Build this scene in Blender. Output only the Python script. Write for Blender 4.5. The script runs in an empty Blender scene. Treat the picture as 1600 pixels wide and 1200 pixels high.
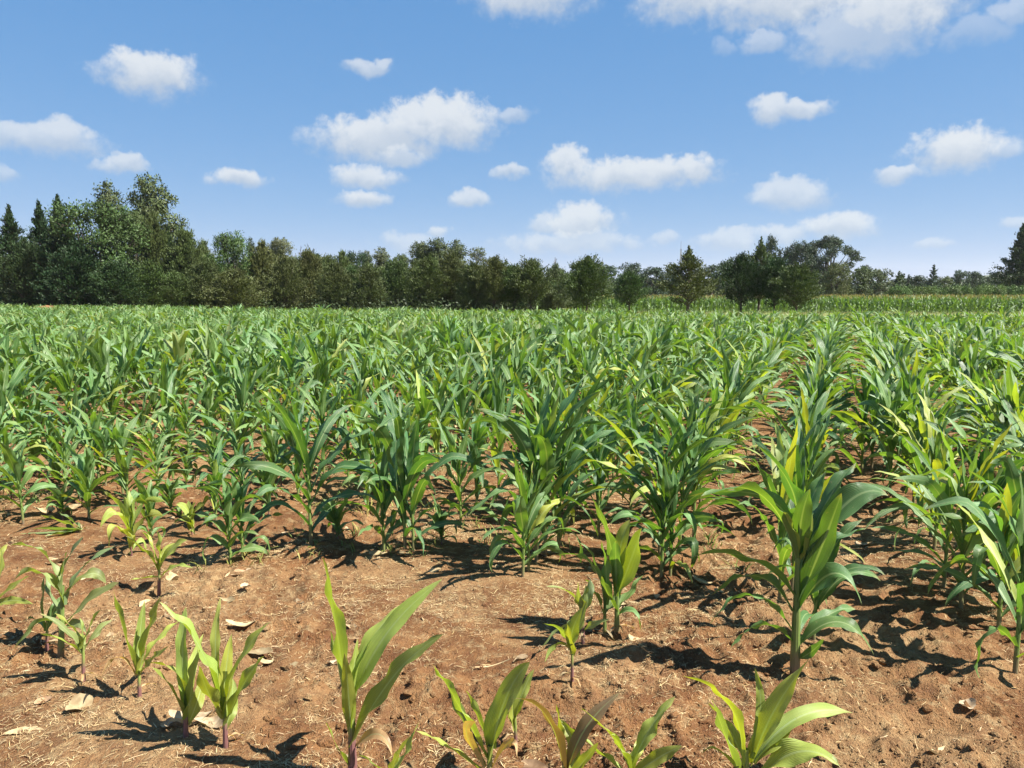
import bpy, math, random
import numpy as np
from math import radians as R, sin, cos, pi
from mathutils import Vector

random.seed(7)
rng = np.random.default_rng(7)
scene = bpy.context.scene
COL = scene.collection

# ------------------------------------------------------------------ camera
CAM_H = 1.6
F = 1208.0                      # focal length, in pixels of a 1600 px wide frame
PITCH = R(6.70)
SP, CP = sin(PITCH), cos(PITCH)
cam = bpy.data.cameras.new('camera'); cam.sensor_width = 36.0
cam.lens = 36.0 * F / 1600; cam.clip_end = 6000; cam.clip_start = 0.05
camo = bpy.data.objects.new('camera', cam); COL.objects.link(camo)
camo.location = (0, 0, CAM_H); camo.rotation_euler = (pi / 2 - PITCH, 0, 0)
scene.camera = camo


def ray(u, v):
    cx, cy = (u - 800) / F, (600 - v) / F
    return np.array([cx, CP + cy * SP, -SP + cy * CP])


def on_ground(u, v, z=0.0):
    d = ray(u, v); t = (CAM_H - z) / -d[2]
    return d[0] * t, d[1] * t


def at_dist(u, v, y):
    """the point seen at (u, v) that lies y metres ahead"""
    d = ray(u, v); t = y / d[1]
    return np.array([d[0] * t, y, CAM_H + d[2] * t])


# ------------------------------------------------------------------ noise
def _hash(ix, iy, s):
    n = (ix.astype(np.int64) * 374761393 + iy.astype(np.int64) * 668265263 + s * 974634517) & 0x7fffffff
    n = ((n ^ (n >> 13)) * 1274126177) & 0x7fffffff
    n = n ^ (n >> 16)
    return (n & 0xffff) / 65535.0


def vnoise(x, y, s=0):
    x = np.asarray(x, float); y = np.asarray(y, float)
    ix, iy = np.floor(x), np.floor(y)
    fx, fy = x - ix, y - iy
    fx = fx * fx * fx * (fx * (fx * 6 - 15) + 10); fy = fy * fy * fy * (fy * (fy * 6 - 15) + 10)
    a = _hash(ix, iy, s); b = _hash(ix + 1, iy, s); c = _hash(ix, iy + 1, s); d = _hash(ix + 1, iy + 1, s)
    return (a * (1 - fx) + b * fx) * (1 - fy) + (c * (1 - fx) + d * fx) * fy


def fbm(x, y, s=0, o=4):
    r = 0; a = .5
    for k in range(o):
        r = r + a * vnoise(x * 2 ** k + 17.3 * k, y * 2 ** k - 9.1 * k, s + k); a *= .5
    return r / (1 - .5 ** o)


ROWDIR = np.array([.39, .92])


def smooth(a, b, x):
    t = np.clip((x - a) / (b - a), 0, 1)
    return t * t * (3 - 2 * t)


def soil_h(x, y, res=0.014):
    """height of the soil"""
    x = np.asarray(x, float); y = np.asarray(y, float)
    near = 1 - smooth(14, 40, np.hypot(x, y))
    h = (fbm(x * .9, y * .9, 3, 2) - .5) * .085
    p = x * .92 - y * .39
    h = h + .016 * np.cos(2 * pi * (p + .17) / .77) * smooth(3.4, 5, y + .25 * x)
    rough = np.clip(smooth(.40, .66, fbm(x * .8 + 5, y * .8, 11, 2)) + .65 * smooth(-.2, .7, x) * (1 - smooth(3.4, 4.6, y)) + .9 * np.exp(-((y - 2.68 + .25 * x) / .2) ** 2), .07, 1)
    k = lambda sc: np.clip(1.6 - res * 3.2 / sc, 0, 1)
    h = h + (fbm(x * 4, y * 4, 21, 2) - .5) * .06 * (.45 + .55 * rough) * k(.25)
    cl = 1 - np.abs(2 * vnoise(x * 11, y * 11, 31) - 1)
    h = h + (cl ** 1.6 - .4) * .042 * rough * k(.09)
    cl2 = 1 - np.abs(2 * vnoise(x * 23 + 3, y * 23, 37) - 1)
    h = h + (cl2 - .5) * .022 * (.25 + .75 * rough) * k(.045)
    h = h + (vnoise(x * 50, y * 50, 41) - .5) * .010 * (.4 + .6 * rough) * k(.025)
    return h * near


def sh(x, y):
    return float(soil_h(np.array([x]), np.array([y]))[0])


# ------------------------------------------------------------------ mesh helpers
def mk_mesh(name, V, Q, uv=None, tint=None, mats=(), smooth_=True, mi=None):
    V = np.asarray(V, np.float32).reshape(-1, 3); Q = np.asarray(Q, np.int32)
    k = Q.shape[1]; n = len(Q)
    me = bpy.data.meshes.new(name)
    me.vertices.add(len(V)); me.vertices.foreach_set('co', V.ravel())
    me.loops.add(n * k); me.loops.foreach_set('vertex_index', Q.ravel())
    me.polygons.add(n)
    me.polygons.foreach_set('loop_start', np.arange(0, n * k, k, dtype=np.int32))
    me.polygons.foreach_set('loop_total', np.full(n, k, np.int32))
    me.polygons.foreach_set('use_smooth', np.full(n, smooth_, bool))
    if mi is not None:
        me.polygons.foreach_set('material_index', np.asarray(mi, np.int32))
    if uv is not None:
        l = me.uv_layers.new(name='UVMap')
        l.data.foreach_set('uv', np.asarray(uv, np.float32)[Q.ravel()].ravel())
    if tint is not None:
        a = me.attributes.new('tint', 'FLOAT_COLOR', 'POINT')
        t = np.ones((len(V), 4), np.float32); t[:, :3] = tint
        a.data.foreach_set('color', t.ravel())
    for m in mats:
        me.materials.append(m)
    me.update(calc_edges=True); me.validate()
    return me


class Acc:
    """collects pieces into one mesh"""
    def __init__(s): s.V = []; s.Q = []; s.UV = []; s.T = []; s.MI = []; s.n = 0

    def add(s, V, Q, uv=None, tint=None, mi=0):
        V = np.asarray(V, np.float32)
        s.V.append(V); s.Q.append(np.asarray(Q, np.int32) + s.n); s.n += len(V)
        s.UV.append(np.zeros((len(V), 2), np.float32) if uv is None else uv)
        s.T.append(np.broadcast_to(np.array((1, 1, 1) if tint is None else tint, np.float32), (len(V), 3)))
        s.MI.append(np.full(len(Q), mi, np.int32))

    def mesh(s, name, mats, smooth_=True):
        return mk_mesh(name, np.concatenate(s.V), np.concatenate(s.Q), np.concatenate(s.UV), np.concatenate(s.T), mats, smooth_, np.concatenate(s.MI))


def link(name, me, parent=None, loc=(0, 0, 0)):
    o = bpy.data.objects.new(name, me); COL.objects.link(o); o.location = loc
    if parent: o.parent = parent
    return o


def tag(o, label=None, cat=None, group=None, kind=None):
    if label: o['label'] = label
    if cat: o['category'] = cat
    if group: o['group'] = group
    if kind: o['kind'] = kind
    return o


def tube(P, rad, sides=7):
    """tapered tube along the polyline P"""
    P = np.asarray(P, float); n = len(P); rad = np.broadcast_to(rad, (n,))
    T = np.gradient(P, axis=0); T /= np.linalg.norm(T, axis=1)[:, None] + 1e-9
    a = np.cross(T, [0.31, .95, .05]); a /= np.linalg.norm(a, axis=1)[:, None] + 1e-9
    b = np.cross(T, a)
    th = np.linspace(0, 2 * pi, sides, endpoint=False)
    V = P[:, None] + rad[:, None, None] * (np.cos(th)[None, :, None] * a[:, None] + np.sin(th)[None, :, None] * b[:, None])
    i = np.arange(n - 1)[:, None] * sides; j = np.arange(sides); j2 = (j + 1) % sides
    Q = np.stack([i + j, i + j2, i + sides + j2, i + sides + j], -1).reshape(-1, 4)
    uv = np.stack(np.broadcast_arrays((j / sides)[None], np.linspace(0, 1, n)[:, None]), -1).reshape(-1, 2)
    return V.reshape(-1, 3), Q, uv


# ------------------------------------------------------------------ materials
def new_mat(name):
    m = bpy.data.materials.new(name); m.use_nodes = True
    nt = m.node_tree; nt.nodes.clear()
    out = nt.nodes.new('ShaderNodeOutputMaterial')
    return m, nt, out


def N(nt, t, **kw):
    n = nt.nodes.new(t)
    for k, v in kw.items(): setattr(n, k, v)
    return n


def mth(nt, op, a, b=None, c=None, clamp=False):
    n = nt.nodes.new('ShaderNodeMath'); n.operation = op; n.use_clamp = clamp
    for i, x in enumerate((a, b, c)):
        if x is None: continue
        if hasattr(x, 'is_linked'): nt.links.new(x, n.inputs[i])
        else: n.inputs[i].default_value = x
    return n.outputs[0]


def mixc(nt, fac, a, b, blend='MIX'):
    n = nt.nodes.new('ShaderNodeMix'); n.data_type = 'RGBA'; n.blend_type = blend
    for s, x in ((n.inputs[0], fac), (n.inputs[6], a), (n.inputs[7], b)):
        if hasattr(x, 'is_linked'): nt.links.new(x, s)
        elif isinstance(x, (int, float)): s.default_value = x
        else: s.default_value = (*x, 1)
    return n.outputs[2]


def ramp(nt, fac, lo, hi):
    n = nt.nodes.new('ShaderNodeMapRange'); n.interpolation_type = 'SMOOTHSTEP'
    nt.links.new(fac, n.inputs[0]); n.inputs[1].default_value = lo; n.inputs[2].default_value = hi
    return n.outputs[0]


def noise(nt, vec, scale, detail=3, rough=.55):
    n = nt.nodes.new('ShaderNodeTexNoise'); n.inputs['Scale'].default_value = scale
    n.inputs['Detail'].default_value = detail; n.inputs['Roughness'].default_value = rough
    if vec is not None: nt.links.new(vec, n.inputs['Vector'])
    return n.outputs['Fac']


def tint_source(nt, attr):
    if attr:
        a = N(nt, 'ShaderNodeAttribute', attribute_name='tint'); return a.outputs['Color'], None
    o = N(nt, 'ShaderNodeObjectInfo'); return o.outputs['Color'], o.outputs['Random']


def leaf_mat(name, attr=False):
    m, nt, out = new_mat(name); L = nt.links.new
    col, rnd = tint_source(nt, attr)
    uv = N(nt, 'ShaderNodeUVMap', uv_map='UVMap')
    sep = N(nt, 'ShaderNodeSeparateXYZ'); L(uv.outputs[0], sep.inputs[0])
    u, v = sep.outputs[0], sep.outputs[1]
    du = mth(nt, 'ABSOLUTE', mth(nt, 'SUBTRACT', u, .5))
    rib = mth(nt, 'SUBTRACT', 1, ramp(nt, du, .022, .07))
    rib = mth(nt, 'MULTIPLY', rib, mth(nt, 'SUBTRACT', 1.0, mth(nt, 'MULTIPLY', v, .75)))
    vein = mth(nt, 'SINE', mth(nt, 'MULTIPLY', u, 110))
    geo = N(nt, 'ShaderNodeTexCoord')
    n1 = noise(nt, geo.outputs['Object'], 9, 3)
    st = N(nt, 'ShaderNodeCombineXYZ'); L(mth(nt, 'MULTIPLY', u, 22), st.inputs[0]); L(mth(nt, 'MULTIPLY', v, 1.6), st.inputs[1])
    if rnd is not None: L(mth(nt, 'MULTIPLY', rnd, 37), st.inputs[2])
    n2 = noise(nt, st.outputs[0], 1.0, 3)
    val = mth(nt, 'MULTIPLY_ADD', n1, .5, .72)
    val = mth(nt, 'ADD', val, mth(nt, 'MULTIPLY', mth(nt, 'SUBTRACT', n2, .5), .55))
    val = mth(nt, 'ADD', val, mth(nt, 'MULTIPLY', vein, .09))
    if rnd is not None: val = mth(nt, 'ADD', val, mth(nt, 'MULTIPLY', mth(nt, 'SUBTRACT', rnd, .5), .26))
    hs = N(nt, 'ShaderNodeHueSaturation'); L(col, hs.inputs['Color']); L(val, hs.inputs['Value'])
    base = mixc(nt, mth(nt, 'MULTIPLY', rib, .75), hs.outputs[0], (.34, .42, .20))
    # leaf tips of older leaves go yellow, then straw coloured
    tip = mth(nt, 'MULTIPLY', ramp(nt, mth(nt, 'ADD', v, mth(nt, 'MULTIPLY', mth(nt, 'SUBTRACT', n1, .5), .25)), .88, 1.02), .55)
    base = mixc(nt, tip, base, (.30, .25, .09))
    n3 = noise(nt, geo.outputs['Object'], 75, 2, .6)
    base = mixc(nt, mth(nt, 'MULTIPLY', ramp(nt, n3, .66, .74), .5), base, (.26, .23, .11))          # specks, old insect bites, dust
    tr = mixc(nt, 1.0, base, (2.7, 2.7, .5), 'MULTIPLY')
    p = N(nt, 'ShaderNodeBsdfPrincipled'); L(base, p.inputs['Base Color'])
    L(mth(nt, 'MULTIPLY_ADD', n1, .25, .36), p.inputs['Roughness']); p.inputs['Specular IOR Level'].default_value = .58
    bp = N(nt, 'ShaderNodeBump'); bp.inputs['Strength'].default_value = .35; bp.inputs['Distance'].default_value = .004
    L(mth(nt, 'ADD', vein, mth(nt, 'MULTIPLY', n2, 3)), bp.inputs['Height']); L(bp.outputs[0], p.inputs['Normal'])
    t = N(nt, 'ShaderNodeBsdfTranslucent'); L(tr, t.inputs[0])
    mx = N(nt, 'ShaderNodeMixShader'); mx.inputs[0].default_value = .22
    L(p.outputs[0], mx.inputs[1]); L(t.outputs[0], mx.inputs[2]); L(mx.outputs[0], out.inputs[0])
    return m


def stalk_mat(name, young):
    m, nt, out = new_mat(name); L = nt.links.new
    uv = N(nt, 'ShaderNodeUVMap', uv_map='UVMap'); sep = N(nt, 'ShaderNodeSeparateXYZ'); L(uv.outputs[0], sep.inputs[0])
    geo = N(nt, 'ShaderNodeTexCoord'); n = noise(nt, geo.outputs['Object'], 14, 3)
    low = mth(nt, 'SUBTRACT', 1, ramp(nt, mth(nt, 'ADD', sep.outputs[1], mth(nt, 'MULTIPLY', n, .2)), .18 if not young else .55, .45 if not young else .85))
    c = mixc(nt, low, (.15, .22, .05) if not young else (.24, .30, .07), (.20, .13, .085) if not young else (.20, .075, .085))
    c = mixc(nt, mth(nt, 'MULTIPLY', n, .5), c, (.09, .10, .035))
    st = mth(nt, 'SINE', mth(nt, 'MULTIPLY', sep.outputs[0], 60))
    bp = N(nt, 'ShaderNodeBump'); bp.inputs['Strength'].default_value = .3; bp.inputs['Distance'].default_value = .003
    L(st, bp.inputs['Height'])
    p = N(nt, 'ShaderNodeBsdfPrincipled'); L(c, p.inputs['Base Color']); p.inputs['Roughness'].default_value = .45; L(bp.outputs[0], p.inputs['Normal'])
    L(p.outputs[0], out.inputs[0]); return m


def foliage_mat(name, attr=False, trans=.10):
    m, nt, out = new_mat(name); L = nt.links.new
    col, rnd = tint_source(nt, attr)
    g = N(nt, 'ShaderNodeNewGeometry')
    n1 = noise(nt, g.outputs['Position'], .9, 2); n2 = noise(nt, g.outputs['Position'], 5.5, 2)
    val = mth(nt, 'ADD', mth(nt, 'MULTIPLY_ADD', n1, 1.2, .1), mth(nt, 'MULTIPLY', n2, .65))
    hs = N(nt, 'ShaderNodeHueSaturation'); L(col, hs.inputs['Color']); L(val, hs.inputs['Value'])
    hs.inputs['Hue'].default_value = .5
    L(mth(nt, 'MULTIPLY_ADD', n1, .05, .475), hs.inputs['Hue'])
    p = N(nt, 'ShaderNodeBsdfPrincipled'); L(hs.outputs[0], p.inputs['Base Color']); p.inputs['Roughness'].default_value = .55
    p.inputs['Specular IOR Level'].default_value = .2
    t = N(nt, 'ShaderNodeBsdfTranslucent'); L(mixc(nt, 1, hs.outputs[0], (1.5, 1.6, .7), 'MULTIPLY'), t.inputs[0])
    mx = N(nt, 'ShaderNodeMixShader'); mx.inputs[0].default_value = trans
    L(p.outputs[0], mx.inputs[1]); L(t.outputs[0], mx.inputs[2]); L(mx.outputs[0], out.inputs[0]); return m


def plain_mat(name, c1, c2, scale=12, rough=.8, attr=False, trans=0):
    m, nt, out = new_mat(name); L = nt.links.new
    g = N(nt, 'ShaderNodeTexCoord'); n = noise(nt, g.outputs['Object'], scale, 4)
    c = mixc(nt, ramp(nt, n, .3, .7), c1, c2)
    if attr:
        a = N(nt, 'ShaderNodeAttribute', attribute_name='tint'); c = mixc(nt, 1, c, a.outputs['Color'], 'MULTIPLY')
    p = N(nt, 'ShaderNodeBsdfPrincipled'); L(c, p.inputs['Base Color']); p.inputs['Roughness'].default_value = rough
    p.inputs['Specular IOR Level'].default_value = .25
    bp = N(nt, 'ShaderNodeBump'); bp.inputs['Strength'].default_value = .4; bp.inputs['Distance'].default_value = .1 / scale
    L(n, bp.inputs['Height']); L(bp.outputs[0], p.inputs['Normal'])
    if trans:
        t = N(nt, 'ShaderNodeBsdfTranslucent'); L(c, t.inputs[0]); mx = N(nt, 'ShaderNodeMixShader'); mx.inputs[0].default_value = trans
        L(p.outputs[0], mx.inputs[1]); L(t.outputs[0], mx.inputs[2]); L(mx.outputs[0], out.inputs[0])
    else:
        L(p.outputs[0], out.inputs[0])
    return m


def soil_mat():
    m, nt, out = new_mat('red_soil'); L = nt.links.new
    g = N(nt, 'ShaderNodeNewGeometry'); P = g.outputs['Position']
    n0 = noise(nt, P, .9, 4, .6); n1 = noise(nt, P, 4.5, 5, .65); n2 = noise(nt, P, 38, 4, .7); n3 = noise(nt, P, 170, 3, .7)
    c = mixc(nt, ramp(nt, n1, .32, .68), (.120, .051, .020), (.255, .130, .053))
    c = mixc(nt, mth(nt, 'MULTIPLY', ramp(nt, n0, .46, .64), .66), c, (.345, .22, .105))
    n4 = noise(nt, P, 14, 5, .7)
    c = mixc(nt, mth(nt, 'MULTIPLY', ramp(nt, n4, .50, .66), .50), c, (.40, .295, .15))
    c = mixc(nt, mth(nt, 'MULTIPLY', ramp(nt, n4, .46, .32), .45), c, (.150, .062, .032))
    c = mixc(nt, mth(nt, 'MULTIPLY', ramp(nt, n2, .46, .72), .55), c, (.105, .042, .020))
    c = mixc(nt, mth(nt, 'MULTIPLY', ramp(nt, n3, .56, .72), .5), c, (.48, .34, .19))
    c = mixc(nt, mth(nt, 'MULTIPLY', ramp(nt, n3, .45, .30), .4), c, (.13, .05, .026))
    p = N(nt, 'ShaderNodeBsdfPrincipled'); L(c, p.inputs['Base Color']); p.inputs['Roughness'].default_value = .95
    p.inputs['Specular IOR Level'].default_value = .12
    h = mth(nt, 'ADD', mth(nt, 'ADD', mth(nt, 'MULTIPLY', n2, 1.0), mth(nt, 'MULTIPLY', n3, .5)), mth(nt, 'MULTIPLY', n4, .8))
    bp = N(nt, 'ShaderNodeBump'); bp.inputs['Strength'].default_value = .9; bp.inputs['Distance'].default_value = .032
    L(h, bp.inputs['Height']); L(bp.outputs[0], p.inputs['Normal']); L(p.outputs[0], out.inputs[0]); return m


M_LEAF = leaf_mat('maize_leaf'); M_LEAF_S = leaf_mat('maize_leaf_field', True)
M_STALK = stalk_mat('maize_stalk', False); M_STALKY = stalk_mat('young_maize_stalk', True)
M_FOL = foliage_mat('tree_foliage'); M_FOL_S = foliage_mat('field_foliage', True)
M_BARK = plain_mat('bark', (.11, .085, .065), (.055, .042, .033), 9)
M_PALEBARK = plain_mat('pale_bark', (.38, .33, .27), (.20, .16, .12), 5)
M_DRY = plain_mat('dry_leaf', (.40, .315, .185), (.24, .17, .09), 30, .7, True, .15)
M_STRAW = plain_mat('straw', (.50, .40, .23), (.34, .24, .12), 20, .7, True)
M_SOIL = soil_mat()
M_GRASS = plain_mat('grass', (.14, .17, .045), (.22, .21, .075), .8, .8)
M_BLADE = plain_mat('grass_blade', (.11, .17, .035), (.20, .21, .06), 1.5, .6, True, .25)
M_METAL = plain_mat('galvanised_steel', (.30, .30, .31), (.22, .22, .23), 3, .5)
M_FARLAND = plain_mat('hill_scrub', (.05, .07, .03), (.09, .10, .05), .03, .9)


# ------------------------------------------------------------------ maize leaves
def leaf_geo(P, width, azn=None, roll=0.0, twist=0.0, wave=.12, fold=.5, seed=0, nacross=5, ph=None):
    """a maize blade along the curve P: V fold at the midrib, ruffled edges, pointed tip"""
    r = np.random.default_rng(seed)
    P = np.asarray(P, float); n = len(P); t = np.linspace(0, 1, n)
    T = np.gradient(P, axis=0); T /= np.linalg.norm(T, axis=1)[:, None] + 1e-9
    if azn is None:
        d = P[-1] - P[0]; azn = math.atan2(d[1], d[0])
    hz = np.array([-sin(azn), cos(azn), 0.0])
    S = hz - T * (T @ hz)[:, None]; S /= np.linalg.norm(S, axis=1)[:, None] + 1e-9
    Nn = np.cross(T, S)
    flip = np.sign(Nn[:, 2].sum()) or 1.0
    Nn = Nn * flip
    a = roll * np.minimum(1, t * 3) + twist * t ** 1.3
    S2 = S * np.cos(a)[:, None] + Nn * np.sin(a)[:, None]; N2 = Nn * np.cos(a)[:, None] - S * np.sin(a)[:, None]
    prof = (.42 + .58 * smooth(0, .36, t)) * np.clip(1 - t ** 2.6, 0, 1) ** .85
    hw = width * .5 * prof
    us = np.linspace(-1, 1, nacross)
    length = np.sum(np.linalg.norm(np.diff(P, axis=0), axis=1))
    kf = 2 * pi * length / (width * r.uniform(2.1, 3.4))
    p1, p2 = r.uniform(0, 6.28, 2)
    env = wave * width * np.sin(pi * np.clip(t, 0, 1)) ** .6
    wl = env * (np.sin(kf * t + p1) + .4 * np.sin(2.3 * kf * t + p2)); wr = env * (np.sin(kf * t * 1.12 + p2) + .4 * np.sin(2.1 * kf * t + p1))
    f = fold * (1.15 - .8 * smooth(0, .5, t))
    V = []
    for q in us:
        lift = np.abs(q) * hw * f + (wl if q < 0 else wr) * abs(q) ** 2
        V.append(P + S2 * (q * hw * (1 - .25 * f))[:, None] + N2 * lift[:, None])
    V = np.stack(V, 1).reshape(-1, 3)
    i = np.arange(n - 1)[:, None] * nacross; j = np.arange(nacross - 1)
    Q = np.stack([i + j, i + j + 1, i + nacross + j + 1, i + nacross + j], -1).reshape(-1, 4)
    uv = np.stack(np.broadcast_arrays(((us + 1) / 2)[None], t[:, None]), -1).reshape(-1, 2).astype(np.float32)
    return V, Q, uv


def arc(base, az, L, e0, e1, p=1.5, daz=0.0, n=14, kink=None):
    t = np.linspace(0, 1, n)
    e = e0 + (e1 - e0) * t ** p
    if kink is not None:
        e = e + kink[1] * smooth(kink[0] - .07, kink[0] + .07, t)
    a = az + daz * t
    st = np.stack([np.cos(e) * np.cos(a), np.cos(e) * np.sin(a), np.sin(e)], 1) * (L / (n - 1))
    P = np.zeros((n, 3)); P[1:] = np.cumsum((st[:-1] + st[1:]) / 2, 0)
    return P + np.asarray(base)


def bez(a, b, c, n=16):
    t = np.linspace(0, 1, n)[:, None]
    return (1 - t) ** 2 * a + 2 * t * (1 - t) * b + t * t * c


def stalk_geo(h, r0, r1, lean=(0, 0), sides=8):
    zs = [-.03]; rs = [r0 * 1.05]; k = max(3, int(h / .08))
    for i in range(k):
        z0 = h * i / k
        zs += [z0, z0 + .012]; f = i / k; rr = r0 + (r1 - r0) * f
        rs += [rr * 1.12, rr]
    zs.append(h); rs.append(r1 * .6)
    zs = np.array(zs)
    P = np.stack([lean[0] * np.maximum(zs, 0) ** 1.5, lean[1] * np.maximum(zs, 0) ** 1.5, zs], 1)
    return tube(P, np.array(rs), sides)


def plant_parts(seed, h=1.0, nl=11, lw=.075, nseg=16, plane=None, lean=None, droop=1.0, nacross=5, young=False, low=0):
    """stalk + list of leaf geometries; total height h"""
    r = np.random.default_rng(seed)
    plane = r.uniform(0, pi) if plane is None else plane
    lean = r.uniform(-.06, .06, 2) if lean is None else lean
    hs = h * (.56 if not young else .32)
    leaves = []
    for i in range(nl):
        if i < low: continue
        f = i / (nl - 1)                               # 0 lowest, 1 the innermost of the whorl
        za = hs * (.10 + .86 * f ** .9)
        az = plane + (pi if i % 2 else 0) + r.normal(0, .5)
        Lk = h * (.33 + .36 * sin(pi * min(1, .12 + .80 * f)) ** .9) * r.uniform(.85, 1.12)
        if f > .85: Lk *= .80
        e0 = R(50 + 34 * f ** .7 + r.uniform(-9, 6))
        e1 = R((-64 + 128 * f ** .9) * droop + r.uniform(-32, 28)) if f < .9 else R(r.uniform(58, 82))
        e1 = min(e1, e0)
        kink = (r.uniform(.45, .75), -R(r.uniform(30, 80))) if r.random() < .34 and f < .9 else None
        W = lw * (.55 + .55 * sin(pi * min(.95, .1 + .75 * f))) * r.uniform(.85, 1.15)
        base = np.array([lean[0] * za ** 1.5, lean[1] * za ** 1.5, za]) - .004 * np.array([cos(az), sin(az), 0])
        P = arc(base, az, Lk, e0, e1, r.uniform(1.2, 2.0), r.normal(0, .4), nseg, kink)
        leaves.append(list(leaf_geo(P, W, az, 0, r.normal(0, .9), r.uniform(.08, .22), r.uniform(.3, .75), seed * 37 + i, nacross)))
    zmax = max(l[0][:, 2].max() for l in leaves); s = h / zmax
    for l in leaves:
        l[0] = l[0] * np.array([1, 1, s]); l[0][:, 2] = np.maximum(l[0][:, 2], .012)
    r0 = .011 * (h ** .5) * (1.0 if not young else .7)
    st = list(stalk_geo(hs * s * .97, r0, r0 * .62, lean))
    return st, leaves


TINT = {'dark': (.066, .146, .044), 'mid': (.112, .198, .054), 'yellow': (.250, .300, .056), 'pale': (.185, .240, .086),
        'lush': (.092, .178, .048), 'brown': (.150, .100, .050), 'dry': (.36, .25, .13)}


def leaf_tint(kind, r=random):
    c = TINT[kind]; k = r.uniform(.88, 1.14); w = r.uniform(-.10, .14)
    return (c[0] * k * (1 + w), c[1] * k, c[2] * k * (1 - w), 1)


def build_plant(st, leaves, loc, label, group, tint, rz=0.0, scale=1.0, young=False, tints=None):
    root = bpy.data.objects.new('maize_plant', None); COL.objects.link(root)
    root.location = loc; root.rotation_euler = (0, 0, rz); root.scale = (scale,) * 3
    root.empty_display_size = .1
    tag(root, label, 'maize plant', group)
    sm = mk_mesh('stalk', *st[:3], mats=[M_STALKY if young else M_STALK]) if not isinstance(st, bpy.types.Mesh) else st
    link('stalk', sm, root)
    for i, l in enumerate(leaves):
        me = mk_mesh('leaf', l[0], l[1], l[2], mats=[M_LEAF]) if not isinstance(l, bpy.types.Mesh) else l
        o = link('leaf', me, root)
        k = tints[i] if tints and tints[i] else tint
        o.color = leaf_tint(k)
        if k in ('brown', 'dry') and k != tint:
            o['label'] = 'drying brown leaf' if k == 'dry' else 'purplish brown leaf'
    return root


GROUP = 'maize plants growing in the field'
taken = []

# --- the foremost plants, blade by blade: each blade as (attach, bend, tip) seen in the photo, its width and how far its tip leans in depth
HERO = []


def hero(base, blades, label, tint, stalk_top, young=True, r0=.010, seed=0):
    u, v = base
    x, y = on_ground(u, v)
    z0 = sh(x, y); x, y = on_ground(u, v, z0)
    loc = np.array([x, y, z0]); r = np.random.default_rng(seed + 500)
    leaves = []; tints = []
    for b in blades:
        (ua, va), (ub, vb), (uc, vc), w = b[:4]
        dy = b[4] if len(b) > 4 and b[4] is not None else r.uniform(-.16, .16)
        tints.append(b[5] if len(b) > 5 else None)
        A = at_dist(ua, va, y) - loc; B = at_dist(ub, vb, y + .45 * dy) - loc; Cc = at_dist(uc, vc, y + dy) - loc
        # pass close to the bend, not merely be pulled towards it
        Bc = B * 1.55 - .275 * (A + Cc)
        P = bez(A, Bc, Cc, 20)
        P[0] = A
        roll = r.uniform(.25, .75) * (1 if Cc[0] < A[0] else -1)
        wm = w * y / F * 1.12
        V, Q, uv = leaf_geo(P, wm, 0.0 if abs(Cc[0] - A[0]) > .6 * abs(dy) else None, roll * -1, r.uniform(-.5, .5), r.uniform(.07, .19), r.uniform(.3, .65), seed * 91 + len(leaves), 7)
        V[:, 2] = np.maximum(V[:, 2], .008)
        leaves.append((V, Q, uv))
    for q in range(2 if young else 3):
        a_ = r.uniform(0, 2 * pi); za = r.uniform(.012, .05); Lb = r.uniform(.05, .11)
        P = arc((0, 0, za), a_, Lb, R(r.uniform(20, 50)), R(r.uniform(-75, -40)), 1.0, r.uniform(-.6, .6), 9)
        V, Q, uv = leaf_geo(P, r.uniform(.010, .018), a_, 0, r.uniform(-1.5, 1.5), .2, .6, seed * 17 + q)
        V[:, 2] = np.maximum(V[:, 2], .006); leaves.append((V, Q, uv)); tints.append('dry')
    top = at_dist(stalk_top[0], stalk_top[1], y) - loc
    n = 9; t = np.linspace(0, 1, n)[:, None]
    P = np.array([0, 0, -.03]) * (1 - t) + top * t
    rr = r0 * np.linspace(1.35, .60, n); rr[2::2] *= 1.1
    st = tube(P, rr, 9)
    o = build_plant(st, leaves, loc, label, GROUP, tint, young=young, tints=tints)
    taken.append((x, y, .24)); return o


hero((551, 1213), [((546, 1135), (527, 985), (504, 870), 46, -.05), ((547, 1125), (588, 1000), (692, 904), 40, .05), ((550, 1100), (580, 985), (652, 941), 33, .16), ((551, 1165), (612, 1052), (693, 991), 46, -.12), ((548, 1120), (552, 1050), (559, 998), 18, .05), ((541, 1120), (528, 1040), (516, 985), 32, .12), ((552, 1172), (592, 1138), (613, 1182), 18, -.10, 'dry'), ((546, 1200), (527, 1168), (509, 1128), 20, -.05), ((548, 1150), (545, 1085), (538, 1020), 24, -.10)],
     'bright yellow-green young maize plant with tall upright leaves, nearest one left of centre', 'yellow', (549, 1085), r0=.012, seed=1)
hero((606, 1262), [((606, 1230), (633, 1180), (655, 1126), 20, .05), ((606, 1230), (590, 1195), (560, 1180), 16, .1), ((606, 1225), (615, 1190), (640, 1150), 16, -.1)],
     'small maize seedling cut by the bottom edge right beside the upright yellow-green plant', 'yellow', (606, 1215), r0=.006, seed=2)
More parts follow.
